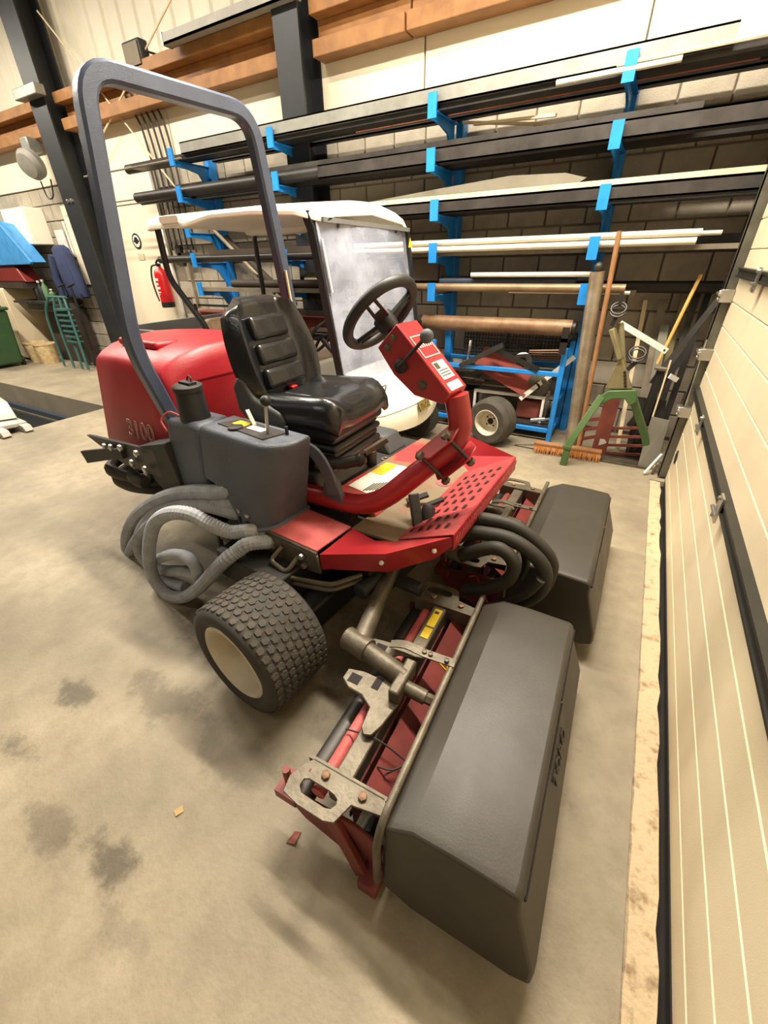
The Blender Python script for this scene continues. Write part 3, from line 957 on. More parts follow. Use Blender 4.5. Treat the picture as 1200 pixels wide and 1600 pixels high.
# rear bracket, tow arm and hoses
MB().prism([(-1.16, -0.6, 0.85), (-0.86, -0.6, 0.93), (-0.80, -0.6, 0.66), (-0.96, -0.6, 0.58), (-1.1, -0.6, 0.66)], (0, 0.14, 0)).build('side_guard', 'chassis', mow, bevel=0.006)
rb = MB().prism([(-1.80, -0.62, 0.79), (-1.72, -0.62, 0.80), (-1.0, -0.6, 0.86), (-1.0, -0.6, 0.70), (-1.4, -0.61, 0.68)], (0, 0.02, 0))
rbo = rb.build('rear_bracket', 'black_steel', mow)
for (x, z) in ((-1.55, 0.77), (-1.46, 0.785), (-1.33, 0.81), (-1.14, 0.82), (-1.24, 0.74), (-1.1, 0.735)):
    MB().bolt((x, -0.622, z), (0, -1, 0), 0.02, 0.015).build('bolt', 'bright_steel', rbo)
MB().prism([(-1.9, -0.66, 0.67), (-1.5, -0.64, 0.77), (-1.34, -0.63, 0.8), (-1.34, -0.63, 0.74), (-1.5, -0.64, 0.7), (-1.86, -0.66, 0.595)], (0, 0.025, 0)).build('tow_arm', 'chassis', mow)
for (dz, dx) in ((0.0, 0), (-0.055, 0.06), (0.03, 0.3)):
    MB().tube(spl([(-1.0, -0.4, 0.6 + dz), (-1.25, -0.55, 0.59 + dz), (-1.5 + dx, -0.62, 0.59 + dz), (-1.66 + dx, -0.6, 0.6 + dz), (-1.68 + dx, -0.45, 0.62 + dz), (-1.4, -0.3, 0.62 + dz)], 5), 0.036, 9).build('rear_hose', 'hose_black', mow)

# fuel tank and console on the operator's right
tk = MB()
tk.hexa([(-0.93, -0.588, 0.655), (-0.60, -0.588, 0.655), (-0.60, -0.34, 0.68), (-0.9, -0.34, 0.68), (-0.88, -0.545, 1.05), (-0.605, -0.54, 1.056), (-0.62, -0.34, 1.05), (-0.84, -0.34, 1.045)])
tank = tk.build('fuel_tank', 'console_grey', mow, bevel=0.03, seg=3)
MB().lathe([(0.072, 0.0), (0.066, 0.1), (0.062, 0.14)], (-0.73, -0.465, 1.045), (0.02, -0.02, 1), 24).build('filler_neck', 'black_plastic', tank)
cp = MB().lathe([(0.064, 0.14), (0.069, 0.143), (0.069, 0.165), (0.058, 0.172)], (-0.73, -0.465, 1.045), (0.02, -0.02, 1), 24)
cp.box(-0.77, -0.68, -0.485, -0.445, 1.215, 1.228)
cp.tube(fillet([(-0.75, -0.455, 1.215), (-0.74, -0.445, 1.25), (-0.70, -0.455, 1.25), (-0.695, -0.465, 1.215)], 0.01), 0.004, 6)
cp.build('fuel_cap', 'chassis', tank)
MB().tube(spl([(-0.86, -0.56, 0.98), (-0.9, -0.555, 1.03), (-0.87, -0.52, 1.07), (-0.8, -0.5, 1.05)]), 0.006, 6).build('breather_tube', 'faded_red', tank)

# console: plan outline swept from base to top, arch cut in the near face
def console_ring(z, t, sh_):
    # t 0 base, 1 top ; returns points around the plan (near side first)
    x0 = -0.60 + sh_
    x1 = -0.19 + 0.125 * min(t, 1.0)
    yn = -0.592 + 0.052 * t
    yf = -0.285 - 0.04 * t
    r = 0.13
    pts = [(x0, yf), (x0, yn), (min(x0 + 0.06, x1 - r - 0.01), yn)]
    for k_ in range(9):
        a = math.radians(-90 + 90 * k_ / 8)
        pts.append((x1 - r + r * math.cos(a), yn + r + r * math.sin(a)))
    pts += [(x1 - 0.01, yf)]
    return [(x, y, z) for x, y in pts]


rows = []
for z, t, sh_ in ((0.622, 0, 0.235), (0.66, 0.06, 0.225), (0.70, 0.13, 0.20), (0.74, 0.22, 0.165), (0.77, 0.3, 0.12), (0.79, 0.35, 0.07), (0.802, 0.38, 0.0), (0.92, 0.7, 0), (1.0, 0.9, 0), (1.034, 1.0, 0), (1.052, 1.25, 0)):
    rows.append(console_ring(z, t, sh_))
cb = MB().grid(rows, closed_u=True)
n = len(rows[0])
cb.f.append(tuple((len(rows) - 1) * n + i for i in range(n)))
con = cb.build('control_console', 'console_grey', mow, smooth=50, bevel=0.012, seg=3)
lip = [(x + 0.006, y - 0.004, 0.624) for x, y, z in rows[0][4:]]
MB().tube(lip, 0.014, 6).build('base_lip', 'console_grey', con)
for (x, z) in ((-0.345, 0.70), (-0.29, 0.69)):
    MB().bolt((x, -0.583, z), (0, -1, 0), 0.012, 0.01).build('bolt', 'bright_steel', con)
    MB().box(x - 0.006, x + 0.006, -0.594, -0.58, z - 0.065, z - 0.03).build('slot', 'grille_hole', con)
pl = MB().prism([(-0.55, -0.465, 1.051), (-0.2, -0.49, 1.051), (-0.17, -0.37, 1.051), (-0.5, -0.36, 1.051)], (0, 0, 0.006)).build('control_plate', 'dark_steel', con)
MB().box(-0.48, -0.40, -0.435, -0.385, 1.057, 1.060).build('yellow_decal', 'sticker_yellow', pl)
MB().box(-0.37, -0.27, -0.44, -0.4, 1.057, 1.060).build('white_decal', 'label_white', pl)
MB().lathe([(0.035, 0), (0.035, 0.008), (0.02, 0.012)], (-0.42, -0.46, 1.055), (0, 0, 1), 16).build('switch_boss', 'black_plastic', pl)
MB().bar((-0.38, -0.385, 1.05), (-0.43, -0.375, 1.115), 0.018, 0.012).build('choke_lever', 'galv', pl)
lv = MB().tube([(-0.235, -0.43, 1.05), (-0.215, -0.43, 1.19)], 0.008, 8).build('throttle_lever', 'bright_steel', pl)
MB().ball((-0.213, -0.43, 1.205), 0.024).build('knob', 'black_plastic', lv)
MB().tube([(-0.16, -0.385, 1.05), (-0.16, -0.385, 1.09)], 0.008, 8).build('key', 'black_plastic', pl)
# inner curved guard and pump levers next to the seat
gd = MB().sweep(spl([(-0.24, -0.31, 0.98), (-0.12, -0.285, 0.95), (-0.05, -0.275, 0.86), (-0.02, -0.27, 0.74)], 5), [(-0.03, -0.008), (0.03, -0.008), (0.03, 0.008), (-0.03, 0.008)], up=(0, 1, 0))
gd.build('lever_guard', 'console_grey', mow)
MB().prism([(-0.10, -0.27, 0.72), (0.03, -0.27, 0.70), (0.0, -0.27, 0.8), (-0.06, -0.27, 0.86)], (0, 0.03, 0)).build('guard_foot', 'console_grey', mow)
MB().tube([(-0.12, -0.27, 0.88), (0.0, -0.2, 0.885), (0.06, -0.16, 0.9)], 0.03, 10).ball((0.06, -0.16, 0.9), 0.034, 10).build('control_link', 'black_steel', mow)
MB().bar((0.07, -0.13, 0.93), (0.14, -0.05, 0.985), 0.028, 0.022).build('seat_slide_lever', 'grimy_steel', mow)

# red base cover in front of the seat, deck frame behind it
bc = MB()
bc.hexa([(-0.14, -0.16, 0.6), (0.14, -0.16, 0.6), (0.14, 0.74, 0.6), (-0.14, 0.74, 0.6), (-0.14, -0.15, 0.68), (0.10, -0.16, 0.68), (0.08, 0.74, 0.68), (-0.14, 0.74, 0.68)])
base = bc.build('base_cover', 'worn_red', mow, bevel=0.012)
dc = MB().prism([(-0.10, -0.075, 0.6815), (0.075, -0.095, 0.6815), (0.075, 0.29, 0.6815), (-0.10, 0.275, 0.6815)], (0, 0, 0.002)).build('instruction_decal', 'sticker', base)
MB().prism([(-0.098, 0.12, 0.684), (-0.02, 0.12, 0.684), (-0.02, 0.274, 0.684), (-0.098, 0.272, 0.684)], (0, 0, 0.001)).build('yellow_patch', 'sticker_yellow', dc)
pd = MB()
for i in range(6):
    pd.box(0.0 + 0.012 * i, 0.008 + 0.012 * i, -0.08 + 0.01 * i, 0.02 + 0.012 * i, 0.684, 0.685)
pd.build('printed_figure', 'print_dark', dc, smooth=0, kind='stuff')
MB().box(-0.42, -0.14, -0.25, 0.74, 0.6, 0.655).build('deck_frame', 'chassis', mow, bevel=0.01)
for y0, y1 in ((-0.2, 0.3), (0.42, 0.62)):
    MB().hexa([(-0.42, y0, 0.65), (-0.18, y0, 0.65), (-0.18, y1, 0.65), (-0.42, y1, 0.65), (-0.42, y0 + 0.02, 0.76), (-0.24, y0 + 0.02, 0.76), (-0.24, y1 - 0.02, 0.76), (-0.42, y1 - 0.02, 0.76)]).build('seat_bracket', 'bracket_grey', mow, bevel=0.015)
for y in (-0.12, 0.36):
    MB().lathe([(0.03, 0), (0.03, 0.006)], (-0.165, y, 0.655), (0, 0, 1), 14).bolt((-0.165, y, 0.66), (0, 0, 1), 0.014, 0.01).build('washer_bolt', 'grimy_steel', mow)
MB().lathe([(0.036, 0), (0.036, 0.1), (0.03, 0.105)], (-0.19, 0.24, 0.65), (0, 0, 1), 18).build('rubber_stop', 'black_plastic', mow)
MB().lathe([(0.022, 0), (0.022, 0.02)], (-0.19, 0.24, 0.755), (0, 0, 1), 6).build('stop_bolt', 'rust_pipe', mow)

# seat
SM = Matrix.Translation((-0.33, 0.0, 0)) @ Matrix.Rotation(math.radians(7), 4, 'Z')


def rbox(x0, x1, y0, y1, z0, z1):
    return MB().box(x0, x1, y0, y1, z0, z1).xf(SM)


su = rbox(-0.17, 0.2, -0.2, 0.2, 0.78, 0.86).build('suspension_base', 'black_plastic', mow, bevel=0.01)
for i in range(4):
    g = 0.012 * (i % 2)
    rbox(-0.2 + g, 0.24 - g, -0.225 + g, 0.225 - g, 0.84 + 0.035 * i, 0.872 + 0.035 * i).build('bellows_fold', 'black_plastic', su, bevel=0.014, seg=3)
rbox(-0.21, 0.25, -0.235, 0.235, 0.97, 1.06).build('seat_pan', 'black_plastic', mow, bevel=0.02, seg=3)
# cushion : side profile lofted across with raised edges
rows = []
NX, NY = 12, 14
for i in range(NX + 1):
    u = i / NX
    x = -0.22 + 0.50 * u
    row = []
    for j in range(NY + 1):
        v = -1 + 2 * j / NY
        wdt = 0.265 * (1 - 0.10 * max(0, (u - 0.75) / 0.25) ** 2)
        e = abs(v)
        z = 1.125 + 0.022 * (e > 0.5) * min(1, (e - 0.5) / 0.2) - 0.05 * max(0, (e - 0.86) / 0.14) ** 2
        z += 0.03 * u - 0.055 * max(0, (u - 0.8) / 0.2) ** 2 - 0.02 * max(0, (0.12 - u) / 0.12)
        row.append(SM @ Vector((x, wdt * v, z)))
    rows.append(row)
cu = MB().grid(rows)
bot = []
nc = NY + 1
edge = [(0, j) for j in range(nc)] + [(i, nc - 1) for i in range(1, NX + 1)] + [(NX, j) for j in range(nc - 2, -1, -1)] + [(i, 0) for i in range(NX - 1, 0, -1)]
top_idx = [i * nc + j for i, j in edge]
c0 = SM @ Vector((0.02, 0, 0))
prev = top_idx
for (dz, k_) in ((-0.045, 1.012), (-0.085, 1.0), (-0.095, 0.94)):
    b0 = len(cu.v)
    for q in top_idx:
        p = cu.v[q].copy()
        d = p - c0
        cu.v.append(Vector((c0.x + d.x * k_, c0.y + d.y * k_, (p.z if dz > -0.06 else 1.12 + (p.z - 1.12) * 0.5) + dz)))
    cur = list(range(b0, len(cu.v)))
    for q in range(len(cur)):
        r = (q + 1) % len(cur)
        cu.f.append((prev[q], prev[r], cur[r], cur[q]))
    prev = cur
cu.f.append(tuple(prev))
cush = cu.build('seat_cushion', 'seat_vinyl', mow, smooth=70)
MB().box(-0.13, 0.12, -0.12, 0.12, 1.118, 1.142).xf(SM).build('cushion_panel', 'seat_vinyl', cush, bevel=0.02, seg=3)
MB().box(-0.20, -0.165, 0.0, 0.045, 1.122, 1.138).xf(SM).build('belt_buckle', 'red_buckle', cush, bevel=0.006)
# backrest
BX = Matrix.Translation((-0.2, 0, 1.10)) @ Matrix.Rotation(math.radians(-17), 4, 'Y')


def back_pt(u, v, front):
    # u across -1..1, v up 0..1
    hw = 0.225 + 0.05 * math.sin(min(1, v / 0.5) * PI / 2) * (1 - v) * 1.3 + 0.012
    if v > 0.55:
        hw *= math.sqrt(max(0.0, 1 - ((v - 0.55) / 0.62) ** 2 * 0.72))
    z = 0.49 * v - 0.05 * max(0, abs(u) - 0.6) / 0.4 * max(0, (v - 0.85) / 0.15)
    e = abs(u)
    d = 0.075 * max(0, (e - 0.6) / 0.25) if e < 0.85 else 0.075 - 0.05 * ((e - 0.85) / 0.15) ** 2
    d *= 1 - 0.3 * v
    d += 0.035 * max(0, (v - 0.8) / 0.2) * (1 - e * 0.6) - 0.045 * max(0, (v - 0.93) / 0.07) ** 2
    d += 0.02 * math.sin(v * PI)
    if not front:
        d = -0.055 + 0.025 * (e ** 4) + 0.03 * max(0, (v - 0.85) / 0.15)
    return SM @ (BX @ Vector((d, hw * u, z)))


rows = []
for i in range(19):
    v = i / 18
    rows.append([back_pt(-1 + 2 * j / 20, v, True) for j in range(21)] + [back_pt(1 - 2 * j / 20, v, False) for j in range(21)])
bb = MB().grid(rows, closed_u=True)
n = 42
bb.f.append(tuple(range(n)))
bb.f.append(tuple(18 * n + i for i in range(n)))
back = bb.build('seat_back', 'seat_vinyl', mow, smooth=70)
for (z0, z1, hw) in ((0.045, 0.145, 0.145), (0.163, 0.263, 0.138), (0.281, 0.39, 0.128)):
    MB().box(-0.02, 0.048, -hw, hw, z0, z1).xf(SM @ BX).build('back_pad', 'seat_vinyl', back, bevel=0.022, seg=4)
br = MB()
br.prism([(-0.30, -0.285, 1.19), (-0.26, -0.285, 1.24), (-0.22, -0.285, 1.22), (-0.18, -0.285, 1.14), (-0.02, -0.285, 1.09), (0.0, -0.285, 1.05), (-0.02, -0.285, 0.985), (-0.2, -0.285, 0.985), (-0.29, -0.285, 1.08)], (0, 0.045, 0))
br.xf(SM).build('recliner_cover', 'bracket_grey', mow, bevel=0.016, seg=3)

# steering arm, clamp plates, column
tube_pts = fillet([(-0.34, -0.24, 0.66), (0.17, -0.215, 0.70), (0.50, 0.0, 1.055), (0.46, -0.01, 1.23)], 0.14, 9)
MB().tube(tube_pts, 0.05, 18).build('steering_arm', 'red', mow, smooth=60)
MB().box(0.02, 0.06, -0.26, -0.2, 0.6, 0.68).build('arm_post', 'grille_hole', mow)
td = Vector((0.33, 0.215, 0.355)).normalized()
upv = Vector((0.42, -0.83, 0.38))
upv = (upv - td * upv.dot(td)).normalized()
upv = Matrix.Rotation(math.radians(30), 3, td) @ upv
nn = td.cross(upv).normalized()
if nn.x < 0:
    nn = -nn
cc = Vector((0.425, -0.045, 0.985))
for s, nm in ((-0.062, 'tilt_plate'), (0.062, 'tilt_plate')):
    o_ = cc + nn * s
    poly = [o_ + td * a + upv * b_ for a, b_ in ((-0.09, -0.03), (-0.085, 0.06), (-0.03, 0.085), (0.08, 0.085), (0.13, 0.04), (0.12, -0.03))]
    MB().prism(poly, nn * 0.008).build(nm, 'red', mow, bevel=0.002, seg=1)
for a, b_ in ((-0.06, 0.066), (0.075, 0.068)):
    p0 = cc - nn * 0.1 + td * a + upv * b_
    p1 = cc + nn * 0.1 + td * a + upv * b_
    bo = MB().tube([p0, p1], 0.008, 8).build('clamp_bolt', 'dark_steel', mow)
    MB().bolt(p1 - nn * 0.02, nn, 0.02, 0.018).build('nut', 'grimy_steel', bo)
    MB().bolt(p0 + nn * 0.02, -nn, 0.02, 0.018).build('nut', 'grimy_steel', bo)
YN, YF = -0.085, 0.065
col2 = [(0.124, 1.392), (0.18, 1.45), (0.218, 1.489), (0.469, 1.25), (0.441, 1.205), (0.306, 1.222), (0.204, 1.293)]
cl = MB().prism([(x, YN, z) for x, z in col2], (0, YF - YN, 0)).build('steering_column', 'red', mow, bevel=0.004, seg=1)
fd = Vector((0.251, 0, -0.239)).normalized()
fn = Vector((0.239, 0, 0.251)).normalized()
f0 = Vector((0.218, 0, 1.489))
def onface(a, y, lift=0.0):
    return f0 + fd * a + Vector((0, y, 0)) + fn * lift
rg = MB().ring([onface(a, y, 0.0005) for a, y in ((0.07, -0.07), (0.07, 0.05), (0.175, 0.05), (0.175, -0.07))], [onface(a, y, 0.0005) for a, y in ((0.075, -0.064), (0.075, 0.044), (0.17, 0.044), (0.17, -0.064))], fn * 0.0015)
rgo = rg.build('label_frame', 'print_line', cl, smooth=0)
tk = MB()
for i in range(6):
    y = -0.05 + 0.016 * i
    tk.prism([onface(a, yy, 0.0005) for a, yy in ((0.105, y), (0.105, y + 0.007), (0.128, y + 0.007), (0.128, y))], fn * 0.001)
tk.build('label_ticks', 'label_white', rgo, smooth=0, kind='stuff')
st = MB().prism([onface(a, y, 0.0005) for a, y in ((0.2, -0.055), (0.2, 0.035), (0.285, 0.035), (0.285, -0.055))], fn * 0.001).build('warning_sticker', 'sticker', cl)
MB().prism([onface(a, y, 0.002) for a, y in ((0.207, -0.05), (0.207, -0.02), (0.235, -0.02), (0.235, -0.05))], fn * 0.0005).build('sticker_figure', 'print_dark', st)
for i in range(3):
    MB().prism([onface(a, y, 0.002) for a, y in ((0.243 + 0.012 * i, -0.045), (0.243 + 0.012 * i, 0.025), (0.247 + 0.012 * i, 0.025), (0.247 + 0.012 * i, -0.045))], fn * 0.0005).build('sticker_line', 'print_dark', st)
MB().prism([onface(a, y, 0.0005) for a, y in ((0.302, -0.06), (0.302, 0.04), (0.338, 0.04), (0.338, -0.06))], fn * 0.001).build('serial_sticker', 'label_white', cl)
for (x, z, r) in ((0.205, 1.437, 0.011), (0.178, 1.398, 0.012), (0.345, 1.27, 0.014)):
    MB().lathe([(r * 1.5, 0), (r * 1.5, 0.003)], (x, YN, z), (0, -1, 0), 14).bolt((x, YN - 0.003, z), (0, -1, 0), r, 0.008).build('bolt', 'grimy_steel', cl)
ld = Vector((0.13, -0.03, 0.12))
lb_ = Vector((0.245, YN - 0.012, 1.333))
lvr = MB().lathe([(0.028, -0.012), (0.028, 0.004), (0.016, 0.012)], lb_, (0, -1, 0), 16).tube([lb_ + Vector((0, -0.01, 0)), lb_ + ld], 0.008, 8).build('gear_lever', 'chassis', cl)
MB().ball(lb_ + ld * 1.06, 0.026, 16).build('knob', 'console_grey', lvr)
# steering wheel
wc = Vector((0.079, 0.0, 1.506))
wn = Vector((-0.743, 0.0, 0.669)).normalized()
wu = Vector((0.669, 0, 0.743)).normalized()
wv = Vector((0, 0.996, -0.087))
R_ = 0.169
ring = [wc + wu * R_ * math.cos(2 * PI * i / 48) + wv * R_ * math.sin(2 * PI * i / 48) for i in range(48)]
sw = MB().tube(ring, 0.0225, 14, closed=True).build('steering_wheel', 'black_plastic', mow, smooth=70)
hubp = wc - wn * 0.035
MB().lathe([(0.035, -0.05), (0.045, -0.02), (0.045, 0.02), (0.03, 0.03)], hubp, wn, 20).build('hub', 'black_plastic', sw)
for a in (297, 45, 190):
    a = math.radians(a)
    d = wu * math.cos(a) + wv * math.sin(a)
    sd = wn.cross(d)
    p0, p1 = hubp + d * 0.03, wc + d * 0.165
    sp = MB()
    for s in (-1, 1):
        sp.bar(p0 + sd * 0.022 * s, p1 + sd * 0.018 * s, 0.014, 0.018, up=wn)
    sp.bar(p0 - wn * 0.006, p0.lerp(p1, 0.45) - wn * 0.006, 0.04, 0.006, up=wn)
    sp.build('spoke', 'black_plastic', sw, bevel=0.003, seg=1)
MB().tube([hubp - wn * 0.02, hubp - wn * 0.10], 0.022, 12).build('steering_shaft', 'black_plastic', mow)

# operator platform
fp = MB().prism([(0.10, -0.30, 0.595), (0.36, -0.27, 0.595), (0.29, 0.60, 0.595), (0.10, 0.75, 0.595)], (0, 0, 0.012)).build('floor_plate', 'dirty_floor_plate', mow)
MB().lathe([(0.045, 0), (0.045, 0.002)], (0.24, 0.36, 0.608), (0, 0, 1), 20).build('bare_red_spot', 'faded_red', fp)
# toe board (slopes up to the front lip)
A, B_, C_, D_ = Vector((0.33, -0.25, 0.605)), Vector((0.27, 0.55, 0.605)), Vector((0.545, 0.60, 0.755)), Vector((0.615, -0.275, 0.755))
nrm = (D_ - A).cross(B_ - A).normalized()
if nrm.z < 0:
    nrm = -nrm
tb = MB().prism([A, B_, C_, D_], nrm * -0.006).build('toe_board', 'toe_red', mow)
sl = MB()
hi_ = MB()
for i in range(8):
    v = 0.1 + 0.105 * i
    for j in range(5):
        u = 0.14 + 0.16 * j + 0.01 * i
        c_ = A.lerp(B_, v).lerp(D_.lerp(C_, v), u) + nrm * 0.002
        du = (D_ - A).normalized() * 0.007
        dv = (B_ - A).normalized() * 0.022
        sl.add([c_ - du - dv, c_ + du - dv, c_ + du + dv, c_ - du + dv], [(0, 1, 2, 3)])
        hi_.add([c_ + du - dv, c_ + du + dv, c_ + du * 2.2 + dv * 0.8 + nrm * 0.005, c_ + du * 2.2 - dv * 0.8 + nrm * 0.005], [(0, 1, 2, 3)])
hi_.build('grip_lips', 'faded_red', tb, smooth=0, kind='stuff')
sl.build('grip_slots', 'grille_hole', tb, smooth=0, kind='stuff')
MB().prism([C_, D_, D_ + Vector((0.004, 0, -0.075)), C_ + Vector((0.004, 0, -0.075))], (0.008, 0, 0)).build('front_lip', 'red', mow)
lp = MB()
for i in range(26):
    v = (i + 0.5) / 26
    c_ = D_.lerp(C_, v) + Vector((0.0135, 0, -0.036))
    lp.bar(c_ + Vector((0, -0.012, -0.02)), c_ + Vector((0, 0.012, 0.02)), 0.004, 0.003, up=(1, 0, 0))
lp.build('grip_mesh', 'faded_red', tb, smooth=0, kind='stuff')
# near skirt: sloping top and vertical face
S0, S1, S2 = Vector((0.125, -0.545, 0.615)), Vector((0.42, -0.46, 0.69)), Vector((0.62, -0.285, 0.75))
I0, I1, I2 = Vector((0.115, -0.305, 0.615)), Vector((0.25, -0.31, 0.60)), Vector((0.335, -0.25, 0.60))
sk = MB().add([S0, S1, S2, I0, I1, I2, I0 + Vector((0, 0, -0.02)), I1 + Vector((0, 0, -0.02)), I2 + Vector((0, 0, -0.02))], [(0, 1, 4, 3), (1, 2, 5, 4)])
F0, F1, F2, F3, F4 = S0 + Vector((0, 0.002, -0.085)), S0 + Vector((0.05, 0.01, -0.065)), Vector((0.40, -0.42, 0.56)), Vector((0.56, -0.31, 0.63)), S2 + Vector((0, 0.005, -0.05))
sk.add([S0, S1, S2, F4, F3, F2, F1, F0], [(0, 1, 5, 6, 7), (1, 2, 3, 4, 5)])
sk.build('side_skirt', 'red', mow, smooth=20)
for p in (S1 + Vector((-0.02, -0.006, -0.05)), S1.lerp(S2, 0.75) + Vector((0, -0.005, -0.045))):
    MB().ball(p, 0.011, 8).build('rivet', 'label_white', mow)
# far skirt wedge
G0, G1, G2, G3 = Vector((0.10, 0.75, 0.60)), Vector((0.29, 0.56, 0.60)), Vector((0.545, 0.60, 0.755)), Vector((0.16, 0.78, 0.75))
MB().add([G0, G1, G2, G3, G0 + Vector((0, 0.02, -0.06)), G2 + Vector((0, 0.02, -0.07)), G3 + Vector((0, 0.03, -0.15))], [(0, 1, 2, 3), (3, 2, 5, 6), (0, 1, 4)]).build('far_skirt', 'red', mow, smooth=0)
# step plate and bolted side plate
sp = MB().prism([(-0.225, -0.545, 0.615), (0.105, -0.54, 0.615), (0.105, -0.305, 0.615), (-0.205, -0.30, 0.615)], (0, 0, 0.008)).build('step_plate', 'faded_red', mow, bevel=0.002, seg=1)
MB().tube([(-0.235, -0.548, 0.612), (0.11, -0.548, 0.612)], 0.008, 8).build('edge_rail', 'grimy_steel', mow)
sd = MB().prism([(-0.25, -0.56, 0.605), (0.115, -0.555, 0.605), (0.125, -0.555, 0.51), (-0.19, -0.56, 0.47), (-0.255, -0.56, 0.49)], (0, 0.014, 0)).build('side_plate', 'grimy_steel', mow, bevel=0.003, seg=1)
for (x, z) in ((-0.165, 0.562), (0.03, 0.576), (0.04, 0.53)):
    MB().bolt((x, -0.56, z), (0, -1, 0), 0.015, 0.016).build('bolt', 'bright_steel', sd)
MB().tube(fillet([(-0.10, -0.56, 0.575), (-0.13, -0.62, 0.52), (-0.02, -0.625, 0.50), (0.0, -0.56, 0.56)], 0.03), 0.011, 8).build('hook_bar', 'grimy_steel', sd)
MB().prism([(-0.33, -0.56, 0.61), (-0.25, -0.56, 0.61), (-0.25, -0.56, 0.47), (-0.31, -0.56, 0.50)], (0, 0.1, 0)).build('corner_guard', 'console_grey', mow)
for dz in (0, -0.03):
    MB().tube(fillet([(-0.05, -0.56, 0.42 + dz), (-0.04, -0.63, 0.475 + dz), (0.18, -0.55, 0.47 + dz), (0.27, -0.44, 0.50 + dz)], 0.04), 0.012, 8).build('steel_pipe', 'grimy_steel', mow)
# pedals
pdl = MB().bar((0.36, -0.115, 0.61), (0.29, -0.05, 0.74), 0.05, 0.03).build('brake_pedal', 'black_steel', mow, bevel=0.006)
MB().lathe([(0.03, 0), (0.035, 0.06), (0.025, 0.08)], (0.38, -0.06, 0.62), (-0.2, 0.4, 0.8), 12).build('foot_pedal', 'black_steel', mow)
MB().bar((0.2, 0.03, 0.63), (0.28, 0.11, 0.66), 0.04, 0.012).bar((0.30, 0.06, 0.625), (0.36, 0.13, 0.65), 0.03, 0.01).build('pedal_pad', 'black_steel', mow, kind='stuff')


